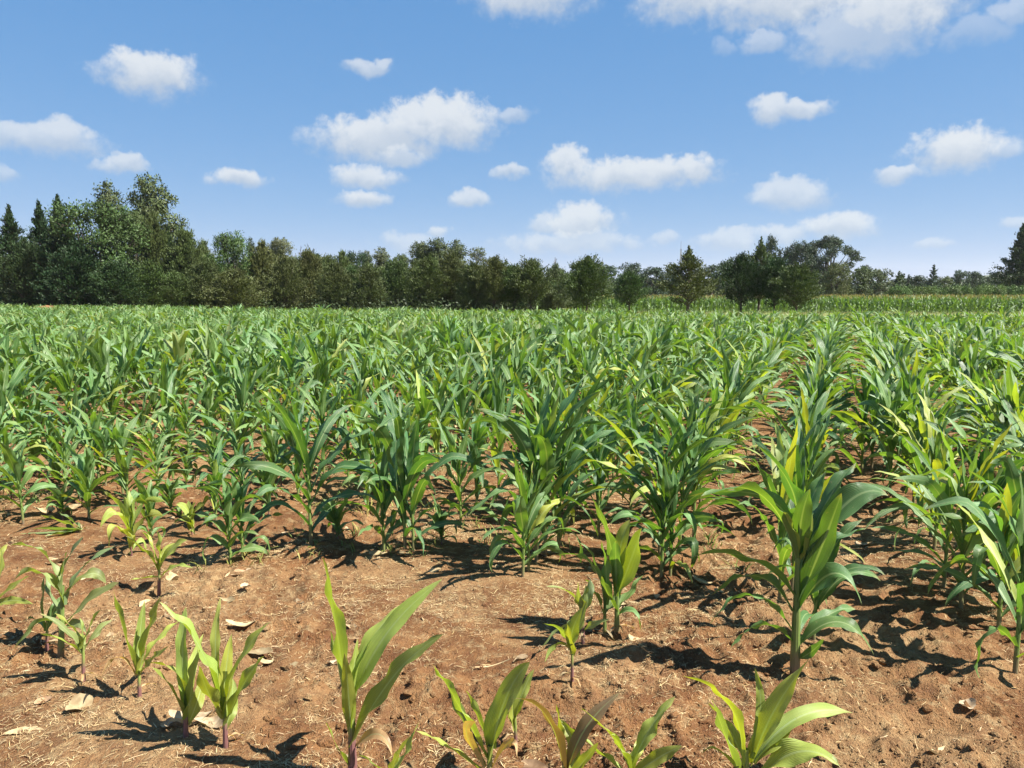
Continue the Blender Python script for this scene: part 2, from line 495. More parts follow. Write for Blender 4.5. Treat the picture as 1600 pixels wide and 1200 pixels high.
hero((765, 1238), [((760, 1185), (712, 1092), (676, 1038), 32, .02), ((757, 1195), (722, 1120), (694, 1060), 22, .1), ((768, 1190), (786, 1090), (828, 1034), 46, -.03), ((768, 1182), (745, 1110), (727, 1078), 17, .12), ((772, 1170), (772, 1110), (790, 1080), 22, .14), ((757, 1200), (722, 1140), (745, 1128), 22, -.10, 'dry'), ((760, 1212), (700, 1165), (650, 1142), 20, -.06), ((770, 1200), (800, 1150), (808, 1185), 14, -.08, 'dry')],
     'yellow-green maize seedling at the bottom edge with one orange dried leaf', 'yellow', (765, 1165), r0=.010, seed=3)
hero((806, 1165), [((805, 1140), (800, 1085), (818, 1040), 24, .0), ((805, 1140), (812, 1090), (835, 1045), 22, .05), ((805, 1140), (790, 1110), (778, 1085), 14, .1)],
     'small upright seedling tucked behind the plant with the orange dried leaf', 'yellow', (805, 1120), r0=.006, seed=4)
hero((881, 1245), [((879, 1205), (857, 1110), (798, 1091), 34, -.02, 'brown'), ((888, 1205), (912, 1135), (969, 1082), 32, .02, 'brown'), ((882, 1195), (876, 1140), (869, 1100), 14, .0), ((890, 1210), (900, 1160), (872, 1122), 24, .1), ((885, 1220), (912, 1190), (935, 1160), 20, -.08)],
     'maize seedling with purplish brown outer leaves at the bottom edge', 'yellow', (882, 1185), r0=.009, seed=5)
hero((985, 1245), [((984, 1208), (958, 1148), (905, 1105), 26, .0), ((986, 1205), (1012, 1140), (1055, 1088), 27, .03), ((980, 1215), (935, 1172), (876, 1128), 25, .1), ((990, 1212), (1030, 1182), (1066, 1166), 26, -.06), ((984, 1205), (968, 1165), (955, 1148), 24, -.06), ((990, 1200), (1000, 1160), (1012, 1150), 18, .1)],
     'pale green seedling with narrow spreading leaves at the bottom edge right of the brown-leaved one', 'yellow', (985, 1185), r0=.008, seed=6)
hero((1166, 1245), [((1158, 1195), (1148, 1095), (1066, 1056), 27, .05), ((1174, 1185), (1192, 1110), (1179, 1043), 18, .05), ((1176, 1195), (1204, 1115), (1264, 1030), 38, -.02), ((1180, 1190), (1245, 1112), (1333, 1114), 42, .08), ((1152, 1210), (1130, 1140), (1112, 1092), 42, -.1, 'pale'), ((1165, 1205), (1143, 1140), (1106, 1098), 24, .12), ((1190, 1215), (1250, 1165), (1312, 1197), 42, -.1), ((1152, 1205), (1118, 1165), (1096, 1180), 26, -.05), ((1180, 1195), (1215, 1150), (1245, 1120), 34, .04)],
     'bushy pale-leaved maize seedling at the bottom edge in front of the big dark green plant', 'yellow', (1166, 1170), r0=.012, seed=7)
hero((1242, 1058), [((1246, 890), (1222, 770), (1075, 776), 32, .1), ((1243, 872), (1188, 752), (1082, 786), 34, -.15), ((1246, 878), (1251, 810), (1266, 764), 32, -.1), ((1250, 888), (1264, 850), (1268, 795), 18, -.05, 'yellow'), ((1250, 940), (1290, 840), (1315, 770), 42, -.12), ((1256, 885), (1288, 785), (1338, 722), 40, .12), ((1262, 870), (1332, 768), (1388, 775), 44, -.05), ((1243, 820), (1240, 758), (1186, 698), 34, .05), ((1248, 955), (1305, 880), (1347, 945), 38, -.16), ((1248, 1009), (1296, 955), (1337, 952), 26, .12), ((1246, 1012), (1312, 958), (1366, 1024), 25, -.1), ((1237, 984), (1170, 915), (1108, 977), 23, -.06), ((1237, 1003), (1190, 967), (1141, 1014), 19, -.1), ((1237, 955), (1185, 888), (1113, 929), 27, .1), ((1240, 930), (1170, 862), (1073, 872), 31, .05), ((1247, 1030), (1270, 1018), (1287, 998), 16, -.1), ((1244, 870), (1235, 820), (1224, 800), 20, -.08, 'yellow'), ((1247, 850), (1262, 790), (1292, 735), 30, .05)],
     'big dark green maize plant with thick stalk and broad arching leaves, right of centre', 'lush', (1247, 868), young=False, r0=.0165, seed=8)
hero((353, 1168), [((346, 1118), (318, 1010), (249, 940), 36, -.04), ((350, 1112), (352, 1050), (362, 990), 22, .06), ((352, 1120), (368, 1035), (422, 971), 30, -.03), ((354, 1132), (378, 1070), (413, 1025), 28, -.12), ((348, 1125), (322, 1078), (312, 1040), 30, -.12), ((346, 1095), (334, 1010), (345, 933), 20, .12), ((352, 1140), (362, 1100), (364, 1060), 24, .08)],
     'yellow-green seedling with broad twisted leaves, rightmost in the near left row', 'yellow', (350, 1090), r0=.008, seed=9)
hero((290, 1153), [((288, 1112), (282, 1048), (233, 1036), 25, .04), ((288, 1126), (268, 1072), (236, 1042), 18, -.1), ((290, 1105), (284, 1000), (291, 948), 24, .08), ((293, 1122), (301, 1065), (312, 1015), 34, -.1), ((294, 1132), (311, 1090), (318, 1052), 22, .1), ((290, 1115), (296, 1050), (318, 990), 20, .14)],
     'yellow-green seedling among white dry husks, second from right in the near left row', 'yellow', (290, 1085), r0=.008, seed=10)
hero((218, 1092), [((213, 1052), (192, 985), (176, 918), 28, -.05), ((216, 1052), (217, 1000), (226, 938), 18, .08), ((218, 1050), (232, 985), (253, 928), 26, .0), ((220, 1050), (242, 1000), (291, 964), 18, .12), ((212, 1057), (185, 1018), (158, 1058), 12, -.08, 'dry'), ((220, 1054), (236, 1030), (264, 1010), 14, -.1)],
     'slim seedling with a pink-purple stalk and upright leaves in the near left row', 'yellow', (217, 1045), r0=.007, seed=11)
hero((130, 1066), [((128, 1022), (108, 985), (62, 958), 18, -.06, 'pale'), ((128, 1012), (119, 985), (86, 958), 18, .1), ((130, 1012), (136, 985), (158, 952), 22, -.04), ((132, 1017), (148, 990), (176, 968), 18, .1, 'pale'), ((127, 1022), (100, 1000), (62, 990), 15, -.12), ((130, 1015), (128, 985), (125, 965), 16, .05)],
     'short seedling with greyish leaf tips and purple stalk before a taller plant at left', 'yellow', (130, 1008), r0=.007, seed=12)
hero((94, 1028), [((96, 930), (72, 858), (16, 852), 22, .05), ((94, 900), (112, 862), (131, 838), 20, .0), ((104, 945), (120, 890), (180, 853), 20, .1), ((101, 945), (66, 885), (20, 908), 24, -.08), ((104, 975), (142, 932), (186, 910), 24, -.1), ((102, 930), (142, 890), (166, 912), 22, .05), ((93, 965), (76, 925), (70, 895), 20, .12), ((90, 975), (58, 968), (22, 1015), 22, -.1), ((98, 930), (98, 890), (105, 862), 18, -.06), ((100, 985), (120, 970), (135, 990), 14, -.1)],
     'mid-green maize plant with long arching leaves near the left edge', 'pale', (98, 915), young=False, r0=.011, seed=13)
hero((73, 1015), [((73, 985), (66, 940), (70, 900), 18, .0), ((73, 985), (85, 950), (100, 930), 16, .08), ((73, 990), (55, 965), (38, 970), 14, .08)],
     'thin dark companion stem standing just left of the long-leaved plant at the left edge', 'mid', (73, 970), r0=.006, seed=14)
hero((248, 930), [((246, 892), (230, 862), (196, 838), 16, .0), ((247, 886), (240, 855), (221, 830), 20, .1), ((250, 890), (268, 855), (293, 844), 20, -.04), ((250, 886), (260, 858), (284, 852), 18, .12), ((247, 902), (226, 903), (203, 906), 11, -.08), ((252, 902), (274, 882), (302, 888), 12, -.1), ((249, 885), (249, 855), (245, 828), 18, .02)],
     'small yellow-green seedling standing alone on the dry bare soil at left', 'yellow', (249, 880), r0=.008, seed=15)
hero((-14, 965), [((-12, 930), (5, 890), (1, 852), 34, .0), ((-8, 942), (20, 916), (46, 900), 16, -.05), ((-9, 948), (16, 936), (52, 944), 14, -.12), ((-14, 930), (-30, 890), (-50, 880), 20, .1), ((-13, 930), (-8, 880), (12, 850), 18, .1)],
     'yellow-green maize seedling half cut off by the left edge', 'yellow', (-13, 920), r0=.008, seed=16)
hero((894, 1066), [((892, 1022), (882, 986), (849, 974), 16, .04), ((893, 1012), (893, 985), (911, 948), 26, -.03), ((892, 1018), (871, 1002), (851, 1036), 16, -.08), ((895, 1015), (905, 980), (918, 938), 22, .08), ((894, 1025), (890, 1000), (886, 975), 20, -.06)],
     'tiny bright yellow seedling by the crumbled soil hole right of centre', 'yellow', (894, 1010), r0=.006, seed=17)
hero((911, 1004), [((909, 962), (895, 925), (853, 916), 18, .05), ((910, 962), (904, 935), (903, 910), 20, -.05), ((912, 965), (921, 930), (922, 905), 20, .05), ((914, 985), (930, 974), (952, 968), 12, -.08), ((908, 972), (880, 975), (838, 1022), 13, -.14), ((911, 960), (913, 935), (916, 915), 18, -.08)],
     'small pale seedling directly behind the tiny bright yellow one', 'pale', (911, 950), r0=.007, seed=18)
hero((945, 992), [((943, 950), (928, 872), (868, 868), 18, .04), ((944, 950), (936, 880), (905, 848), 22, .1), ((946, 945), (948, 890), (940, 845), 22, -.05), ((946, 960), (965, 930), (975, 905), 18, .1), ((944, 965), (930, 925), (915, 905), 16, -.1)],
     'slender mid-green plant with a leaf arching left, beside the yellow-leaved plant', 'mid', (945, 930), young=False, r0=.008, seed=19)
hero((964, 990), [((962, 930), (955, 845), (928, 785), 34, .02), ((965, 930), (986, 875), (1003, 825), 40, -.08, 'yellow'), ((963, 915), (968, 855), (984, 812), 36, .05, 'yellow'), ((966, 952), (984, 925), (1006, 898), 20, .1), ((966, 962), (992, 950), (1001, 986), 14, -.1), ((963, 925), (962, 875), (962, 845), 24, -.1), ((964, 920), (975, 880), (992, 858), 26, .1, 'yellow'), ((963, 955), (948, 925), (940, 900), 18, -.1)],
     'plant with broad glowing yellow-green inner leaves left of the big dark green plant', 'mid', (964, 905), young=False, r0=.011, seed=20)
# a maize shoot bent over and lying on the soil at left
hero((128, 832), [((128, 828), (100, 815), (62, 805), 14, .05), ((128, 828), (95, 826), (48, 826), 16, -.1), ((126, 828), (100, 832), (70, 838), 14, -.14), ((126, 826), (105, 808), (90, 800), 12, .15), ((126, 830), (85, 835), (30, 850), 12, -.05)],
     'maize shoot bent flat over the dry soil at left', 'pale', (112, 822), r0=.006, seed=21)


# --- further individual plants of the near field: base pixel, pixel of the topmost leaf, kind
GEN = [
    (36, 814, 682, 'mid', 'sturdy green plant standing clear at the left edge with dry husks behind'),
    (125, 786, 712, 'mid', 'very small plant left of the two-stemmed seedlings in the left field'),
    (154, 748, 628, 'mid', 'mid-height plant with blue-green arching leaves in the left field'),
    (192, 772, 650, 'mid', 'leafy plant directly behind the two pale seedlings at left'),
    (206, 870, 765, 'yellow', 'left one of the two pale seedlings with pinkish stalks at left'),
    (236, 850, 742, 'mid', 'right one of the two pale seedlings with pinkish stalks at left'),
    (292, 758, 692, 'mid', 'short squat plant with broad leaves over bare red soil at left'),
    (337, 754, 660, 'mid', 'leafy plant between the squat plant and the twin plants at left'),
    (360, 882, 742, 'mid', 'near left stem of the twin plants standing on the edge of the bare strip'),
    (379, 870, 728, 'lush', 'right stem of the twin plants standing on the edge of the bare strip'),
    (486, 852, 598, 'dark', 'tall dark green plant standing at the edge of the bare strip left of centre'),
    (466, 782, 630, 'dark', 'tall plant directly behind the dark one left of centre'),
    (381, 714, 552, 'lush', 'tall plant with upright whorl above its shorter neighbours at left'),
    (324, 705, 585, 'lush', 'plant with a pale stalk left of the tall upright-whorled one'),
    (243, 678, 575, 'mid', 'slender plant with a clear stalk over bare soil in the left field'),
    (272, 680, 560, 'lush', 'dense plant beside the slender clear-stalked one in the left field'),
    (600, 863, 690, 'lush', 'left stem of the three at the edge of the bare strip near centre'),
    (633, 858, 612, 'dark', 'thick middle stem of the three at the edge of the bare strip near centre'),
    (646, 859, 640, 'dark', 'right stem of the three at the edge of the bare strip near centre'),
    (817, 900, 700, 'lush', 'foremost stem of the tall central clump'),
    (826, 893, 720, 'mid', 'thin pale stem at the front of the tall central clump'),
    (838, 876, 588, 'dark', 'tallest dark plant of the central clump'),
    (852, 868, 600, 'lush', 'plant on the right side of the central clump with an upright spear leaf'),
    (872, 864, 612, 'dark', 'rearmost right stem of the tall central clump'),
    (1033, 904, 702, 'lush', 'left stem of the pair between the central clump and the big plant'),
    (1047, 903, 715, 'dark', 'right stem of the pair between the central clump and the big plant'),
    (1084, 836, 640, 'lush', 'plant with a pale stalk behind the pair right of the central clump'),
    (1271, 998, 790, 'dark', 'dark stem directly behind the big dark green plant'),
    (1586, 1052, 730, 'lush', 'nearest plant of the tall row at the right edge'),
    (1560, 985, 715, 'lush', 'second plant of the tall row at the right edge with a glowing leaf'),
    (1590, 960, 690, 'dark', 'third plant of the tall row at the right edge, cut by the frame'),
    (1535, 905, 690, 'dark', 'low leafy plant inside the tall row at the right edge'),
    (1520, 860, 650, 'lush', 'plant far back in the tall right-edge row, above the bare lane'),
    (720, 822, 655, 'lush', 'plant seen in the gap between the three stems and the central clump'),
    (745, 795, 640, 'dark', 'dark plant behind the gap left of the central clump'),
    (575, 800, 690, 'mid', 'low plant behind the left stem of the three near centre'),
    (545, 760, 640, 'lush', 'plant behind the gap right of the tall dark one left of centre'),
    (935, 838, 640, 'dark', 'plant right behind the central clump on dark shaded soil'),
    (985, 812, 610, 'lush', 'plant behind the yellow-leaved plant with a big blade arching right'),
    (55, 742, 640, 'mid', 'plant at the far left behind the sturdy edge plant'),
    (8, 720, 560, 'lush', 'tall plant against the left edge of the picture'),
    (1346, 742, 560, 'lush', 'tall plant well behind the big dark green plant across a patch of bare soil'),
    (1362, 730, 560, 'dark', 'tall dark plant beside the one across the patch of bare soil'),
    (92, 762, 690, 'mid', 'small plant between the sturdy edge plant and the two-stemmed seedlings at left'),
    (172, 722, 640, 'mid', 'slim plant rising behind the very small plant in the left field'),
    (18, 778, 705, 'mid', 'small plant at the left edge just behind the sturdy one'),
    (268, 806, 738, 'mid', 'small green plant right of the two pale seedlings at left'),
    (420, 806, 715, 'lush', 'small plant between the twin plants and the tall dark one left of centre'),
    (440, 758, 672, 'mid', 'leafy plant behind the small one left of the tall dark plant'),
    (300, 835, 780, 'yellow', 'tiny yellowish seedling between the two pale seedlings and the twin plants'),
    (98, 808, 752, 'mid', 'tiny green seedling behind the bent shoot at left'),
    (528, 842, 770, 'mid', 'tiny plant at the foot of the tall dark one left of centre'),
    (690, 850, 770, 'mid', 'small plant right of the three stems near centre'),
    (1390, 772, 560, 'lush', 'tall plant at the far end of the lane of bare soil'),
]
for i, (u, v, vt, kind, lab) in enumerate(GEN):
    x, y = on_ground(u, v); z = sh(x, y); x, y = on_ground(u, v, z)
    h = at_dist(u, vt, y)[2] - z
    young = kind == 'yellow' or h < .5
    nl = int(np.clip(8 + h * 6.5, 7, 14))
    lw = .052 + .024 * min(1, h)
    st, lv = plant_parts(900 + i, h, nl, lw, 18, plane=random.choice([0, 0, .5, -.5, 1.2, -1.0]) + random.gauss(0, .25), young=young)
    build_plant(st, lv, (x, y, z), lab, GROUP, kind, young=young,
                tints=[('yellow' if (random.random() < .12 and u > 800) else None) for _ in lv])
    taken.append((x, y, .2))

# --- the rows of the field
taken += [(*on_ground(1330, 830), .30), (*on_ground(1320, 790), .25), (*on_ground(1335, 800), .28), (*on_ground(1300, 880), .45), (*on_ground(1345, 790), .3)]
rows = []
for k in range(-75, 48):
    p = -.17 + .77 * k
    s = 0.0
    while s < 80:
        s += random.gauss(.265, .07) if random.random() > .07 else .6
        x, y = .92 * p + .39 * s, -.39 * p + .92 * s
        x += random.gauss(0, .035); y += random.gauss(0, .05)
        if y < 2.6 or y > 37.5 - .42 * x: continue
        if abs(x) > .68 * y + 1.3: continue
        front = 5.2 - .05 * x if x < .9 else 3.2
        if x < -1.5: front = 5.05
        if y < front: continue
        if any((x - a) ** 2 + (y - b) ** 2 < c * c for a, b, c in taken): continue
        left = smooth(0.3, -2.5, x) * (1 - smooth(6.5, 9.5, y))
        if random.random() < .04 * left + .05: continue
        if x > 1.2 and y < 6.5 and 0.10 < (p + .17) % 1: pass
        rows.append((math.hypot(x, y), x, y, k, float(left)))
rows.sort()
NIND = 300 - len(GEN) - len(HERO) - 21
protos = []
for i in range(14):
    h = 1.0
    st, lv = plant_parts(200 + i, h, 13 + i % 3, .066, 14)
    protos.append((mk_mesh('stalk', *st, mats=[M_STALK]), [mk_mesh('leaf', *l, mats=[M_LEAF]) for l in lv]))


def height_at(x, y, left):
    big = .90 + .30 * float(fbm(np.array([x * .22]), np.array([y * .22]), 77, 2)[0])
    h = big * (1 - .40 * left) * random.uniform(.78, 1.12)
    h = h * (1 - .20 * float(smooth(.8, 1.6, x) * (1 - smooth(5, 8, y))))
    return h * (1 - .16 * float(smooth(12, 28, y)))


ROWNAME = {}
rank = {}
for d, x, y, k, left in rows[:NIND]:
    rank[k] = rank.get(k, 0) + 1
    side = 'left' if x < -1.6 else 'middle' if x < 1.6 else 'right'
    h = height_at(x, y, left)
    tone = 'short' if h < .72 else 'tall' if h > 1.0 else 'mid-height'
    depth = 'nearest rows' if d < 7.5 else 'middle rows' if d < 10 else 'farther rows'
    lab = f'{tone} green maize plant among the overlapping {depth} on the {side} side of the field'
    pr = random.choice(protos)
    o = build_plant(pr[0], pr[1], (x, y, sh(x, y) - .01), lab, f'{tone} maize plants of the {depth}, {side} side', random.choice(['lush', 'lush', 'dark', 'mid']), random.uniform(0, 2 * pi), 1.0,
                    tints=[('yellow' if random.random() < .07 + .08 * (x > 1) else None) for _ in pr[1]])
    w = random.uniform(.9, 1.1) * (.55 + .45 * h)
    o.scale = (w, w, h)

# the rest of the field: past counting
low = []
for i in range(10):
    _, lv = plant_parts(400 + i, 1.0, 12, .076, 8, nacross=3, low=2)
    V = np.concatenate([l[0] for l in lv]); off = np.cumsum([0] + [len(l[0]) for l in lv[:-1]])
    low.append((V, np.concatenate([l[1] + o for l, o in zip(lv, off)]), np.concatenate([l[2] for l in lv])))
acc = Acc()
for d, x, y, k, left in rows[NIND:]:
    V, Q, uv = random.choice(low); a = random.uniform(0, 2 * pi); h = height_at(x, y, left) * (1.18 if random.random() < .02 else 1); w = random.uniform(.95, 1.2) * (.55 + .45 * h)
    c, s = cos(a), sin(a)
    W = np.stack([(V[:, 0] * c - V[:, 1] * s) * w + x, (V[:, 0] * s + V[:, 1] * c) * w + y, V[:, 2] * h], 1)
    acc.add(W, Q, uv, leaf_tint(random.choice(['lush', 'mid', 'mid', 'pale' if random.random() < .3 else 'lush']))[:3])
print('field plants', len(rows))
tag(link('maize_field', acc.mesh('maize_field', [M_LEAF_S])), 'mass of green maize leaves filling the far part of the field', 'maize', kind='stuff')

# ------------------------------------------------------------------ ground
def axis(lo_far, lo, hi, hi_far, step, gl, gh):
    mid = np.arange(lo, hi, step); out = [hi]; s = step
    while out[-1] < hi_far: s *= gh; out.append(out[-1] + s)
    neg = [lo]; s = step
    while neg[-1] > lo_far: s *= gl; neg.append(neg[-1] - s)
    return np.concatenate([np.array(neg[:0:-1]), mid, np.array(out)])


gx = axis(-1900, -2.9, 2.9, 1900, .0135, 1.045, 1.045); gy = axis(-300, 1.9, 5.2, 1900, .0125, 1.3, 1.028)
X, Y = np.meshgrid(gx, gy)
dx = np.gradient(gx)[None]; dyy = np.gradient(gy)[:, None]
Z = soil_h(X, Y, np.maximum(dx, dyy * .6))
nx, ny = len(gx), len(gy)
i = np.arange(ny - 1)[:, None] * nx; j = np.arange(nx - 1)
Q = np.stack([i + j, i + j + 1, i + nx + j + 1, i + nx + j], -1).reshape(-1, 4)
tag(link('ground', mk_mesh('ground', np.stack([X, Y, Z], -1), Q, mats=[M_SOIL])), kind='structure')
print('ground', nx, ny)

# clods of soil
acc = Acc()
import bmesh
bm = bmesh.new(); bmesh.ops.create_icosphere(bm, subdivisions=2, radius=1)
IV = np.array([v.co for v in bm.verts]); IQ = np.array([[v.index for v in f.verts] for f in bm.faces]); bm.free()
NC = 60000
y = 2.1 + 5.2 * rng.random(NC) ** 1.5; x = rng.uniform(-.7, .7, NC) * y
m = fbm(x * .8 + 5, y * .8, 11, 2)
pr = .06 + 1.1 * np.maximum(0, m - .45) + np.where((x > .1) & (y < 3.6), .16, 0) + .30 * np.exp(-((y - 2.68 + .25 * x) / .25) ** 2)
k = rng.random(NC) < pr; x, y = x[k][:7000], y[k][:7000]; n = len(x); zz = soil_h(x, y)
for q in range(n):
    s_ = .003 + .015 * random.random() ** 4 + (.016 * random.random() if random.random() < .02 else 0)
    D = 1 + .34 * (rng.random(len(IV)) - .5) + .24 * np.sin(IV @ rng.normal(0, 2.6, 3) + rng.random() * 6)
    acc.add(IV * D[:, None] * s_ * rng.uniform(.7, 1.3, 3) * np.array([1, 1, .75]) + np.array([x[q], y[q], zz[q] - s_ * .12]), IQ)
yb = 2.1 + 2.6 * rng.random(40000) ** 1.3; xb = rng.uniform(-.7, .7, 40000) * yb
mb = fbm(xb * .8 + 5, yb * .8, 11, 2); pb = .10 + 1.6 * np.maximum(0, mb - .45) + np.where((xb > .1) & (yb < 3.8), .35, 0) + .4 * np.exp(-((yb - 2.68 + .25 * xb) / .25) ** 2)
kb = rng.random(40000) < pb * .6; xb, yb = xb[kb], yb[kb]; nb_ = len(xb); zb = soil_h(xb, yb); print('crumbs', nb_)
OV = np.array([[1, 0, 0], [-1, 0, 0], [0, 1, 0], [0, -1, 0], [0, 0, 1], [0, 0, -1]], float); OQ = np.array([[0, 2, 4], [2, 1, 4], [1, 3, 4], [3, 0, 4], [2, 0, 5], [1, 2, 5], [3, 1, 5], [0, 3, 5]])
sb = rng.uniform(.002, .0055, nb_)
VB = (OV[None] * rng.uniform(.6, 1.3, (nb_, 6, 1)) + rng.normal(0, .15, (nb_, 6, 3))) * sb[:, None, None] + np.stack([xb, yb, zb + sb * .1], 1)[:, None]
acc.add(VB.reshape(-1, 3), (np.arange(nb_)[:, None, None] * 6 + OQ[None]).reshape(-1, 3))
tag(link('soil_clods', acc.mesh('soil_clods', [M_SOIL], False)), 'crumbled red soil clods strewn over the bare ground', 'soil', kind='stuff')

# straw and chaff
NC = 260000
y = 2.1 + 9.5 * rng.random(NC) ** 1.5; x = rng.uniform(-.72, .72, NC) * y
m = smooth(.40, .60, fbm(x * 1.3 + 2, y * 1.3, 51, 3)); m2 = smooth(.42, .62, fbm(x * 5 + 2, y * 5, 57, 2))
dn = m * (.35 + .65 * m2) * np.where(y > 2.9, .9, .45)
dn = np.where((x > .25) & (y < 3.5), dn * .32, dn)
dn = np.where((y > 3.0) & (y < 4.9) & (x < .8), dn * .75 + .28 * m2 + .06, dn) + .02
dn = dn * np.where(y > 5.5, .75, 1)
k = rng.random(NC) < dn; x, y = x[k], y[k]; n = len(x); print('straws', n)
far_ = np.clip(y / 4.5, .8, 1.8)
Ls = rng.uniform(.008, .048, n) * np.where(rng.random(n) < .06, 1.9, 1) * far_; ws = rng.uniform(.0005, .0014, n) * far_
a = rng.uniform(0, 2 * pi, n)
d = np.stack([np.cos(a), np.sin(a), rng.uniform(-.15, .25, n)], 1); q = np.stack([-np.sin(a), np.cos(a), rng.uniform(-.4, .4, n)], 1)
c0 = np.stack([x, y, soil_h(x, y) + .002 + .006 * rng.random(n)], 1)
b = q * rng.uniform(-.0025, .0025, (n, 1)); b[:, 2] += rng.uniform(-.002, .004, n)
Lh = d * (Ls / 2)[:, None]; qw = q * ws[:, None]
V = np.stack([c0 - Lh - qw, c0 - Lh + qw, c0 + b + qw, c0 + b - qw, c0 + Lh + qw * .5, c0 + Lh - qw * .5], 1).reshape(-1, 3)
i0 = np.arange(n)[:, None] * 6
Qs = np.concatenate([i0 + np.array([0, 1, 2, 3]), i0 + np.array([3, 2, 4, 5])])
t = rng.uniform(.55, 1.3, n); tn = np.repeat(np.stack([t, t * rng.uniform(.93, 1, n), t * rng.uniform(.8, 1, n)], 1), 6, 0)
acc = Acc(); acc.add(V, Qs, None, (1, 1, 1)); acc.T = [tn.astype(np.float32)]
tag(link('straw_litter', acc.mesh('straw_litter', [M_STRAW])), 'dry straw and chaff scattered over the soil', 'straw', kind='stuff')


def dry_leaf_geo(L, w, seed, curl=1.0):
    r = np.random.default_rng(seed); n = 12; t = np.linspace(-.5, .5, n)
    P = np.stack([t * L, r.normal(0, .12) * L * (4 * t * t), .012 + curl * r.uniform(.02, .22) * L * (t + r.uniform(-.2, .2)) ** 2 * 2], 1)
    tt = t + .5; hw = w * .5 * np.sin(pi * np.clip(tt * .94 + .04, 0, 1)) ** .7 * (1 + .35 * (r.random(n) - .5))
    tw = r.uniform(-1, 1) * 2.0 * (tt - .4)
    us = np.linspace(-1, 1, 5); V = []
    for q in us:
        V.append(P + np.stack([0 * t, q * hw * np.cos(tw), q * hw * np.sin(tw) + .5 * hw * q * q * r.uniform(.3, 1.1) + .1 * hw * np.sin(9 * tt + q)], 1))
    V = np.stack(V, 1).reshape(-1, 3); V[:, 1] *= 1; V[:, 2] -= np.min(V[:, 2]) + .004
    i = np.arange(n - 1)[:, None] * 5; j = np.arange(4)
    return V, np.stack([i + j, i + j + 1, i + 5 + j + 1, i + 5 + j], -1).reshape(-1, 4)


DRY = [(42, 1143, 60, 20, 5, 'long pale dry leaf lying in the bottom left corner'), (124, 1107, 40, 30, 60, 'upturned pointed husk on bare soil left of the seedling row'),
       (68, 1096, 24, 16, 30, 'small pinkish dry leaf left of the upturned husk'), (300, 1128, 60, 34, 20, 'crumpled white husk at the foot of the paired seedlings'),
       (265, 1132, 36, 20, 75, 'narrow white husk end left of the paired seedlings'), (330, 1130, 55, 24, -15, 'white husk lying between the paired seedlings and the right one'),
       (378, 977, 42, 16, 25, 'tan dry leaf on straw between the left seedlings and the upright plant'), (404, 1019, 44, 14, 2, 'straight pale dry leaf on the straw left of the upright plant'),
       (424, 1034, 34, 12, 30, 'narrow dry leaf just right of the straight pale one'), (452, 1042, 26, 10, 5, 'tiny tan leaf between the straight pale leaf and the upright plant'),
       (523, 1036, 18, 22, 80, 'white husk scrap touching the upright yellow-green plant'), (395, 892, 20, 14, 0, 'white husk scrap right of the twin plants'),
       (370, 898, 36, 16, 40, 'pinkish dry husk at the foot of the twin plants'), (385, 916, 16, 12, 0, 'small white chip below the twin plants'),
       (291, 926, 22, 12, 60, 'pale dry leaf right of the lone seedling'), (270, 906, 20, 18, 80, 'crumpled pale leaf against the lone seedling'),
       (236, 947, 30, 22, 10, 'crumpled tan husk below the lone seedling'), (354, 939, 26, 12, -10, 'pale leaf on the straw patch below the twin plants'),
       (142, 906, 24, 16, 30, 'pale husk behind the long-leaved plant at left'), (601, 867, 44, 16, 8, 'tan dry leaf in the shade below the three stems'),
       (638, 868, 40, 14, -12, 'brown dry leaf in the shade right below the three stems'), (668, 896, 40, 12, 8, 'pale dry leaf in the shade left of the central clump'),
       (848, 866, 40, 18, 35, 'broad tan husk at the foot of the central clump'), (985, 943, 36, 10, 0, 'thin pale leaf right of the yellow-leaved plant'),
       (1016, 936, 26, 10, 25, 'thin pale leaf below the pair of stems right of centre'), (992, 1000, 22, 14, 0, 'small pale chip right of the yellow-leaved plant'),
       (823, 1196, 60, 20, 8, 'pinkish dry leaf at the bottom edge near the brown-leaved seedling'), (1466, 1178, 56, 18, 28, 'large curved tan leaf on bare soil in the bottom right corner'),
       (1511, 1102, 26, 24, 60, 'white husk scrap on bare soil at right'), (1348, 852, 26, 12, 0, 'white dry leaf on the lane of bare soil behind the big plant'),
       (1104, 912, 40, 14, -12, 'pale dry leaf left of the big dark green plant'), (1128, 926, 26, 10, -45, 'narrow dry leaf next to the pale one left of the big plant'),
       (1141, 890, 26, 12, -50, 'upturned pale leaf above the pair left of the big plant'), (1455, 1128, 26, 7, 10, 'thin tan sliver on the bare soil above the large curved leaf'),
       (85, 880, 34, 18, -20, 'pale husk on the dry soil left of the bent shoot'), (68, 800, 30, 16, 15, 'pale husk behind the bent shoot at left'),
       (110, 795, 26, 18, 40, 'upright pale husk near the sturdy edge plant')]
for q, (u, v, L, w, ang, lab) in enumerate(DRY):
    x, y = on_ground(u, v); z = sh(x, y); x, y = on_ground(u, v, z)
    s = y / F
    V, Qd = dry_leaf_geo(L * s * 1.12, w * s * 1.15, 60 + q, 2.0)
    k = random.uniform(.9, 1.4) if 'brown' not in lab else .6
    tn = (k, k * (.82 if 'pink' in lab else 1), k * (.8 if 'pink' in lab else 1.1 if 'white' in lab else .95))
    me = mk_mesh('dry_leaf', V, Qd, tint=np.broadcast_to(np.array(tn), (len(V), 3)), mats=[M_DRY])
    o = link('dry_leaf', me, loc=(x, y, z)); o.rotation_euler = (random.uniform(0, .12), random.uniform(-.1, .1), R(ang))
    tag(o, lab, 'dry leaf', 'dry leaves and husks on the soil')
x, y = on_ground(770, 1046); z = sh(x, y); t = np.linspace(0, 1, 9)
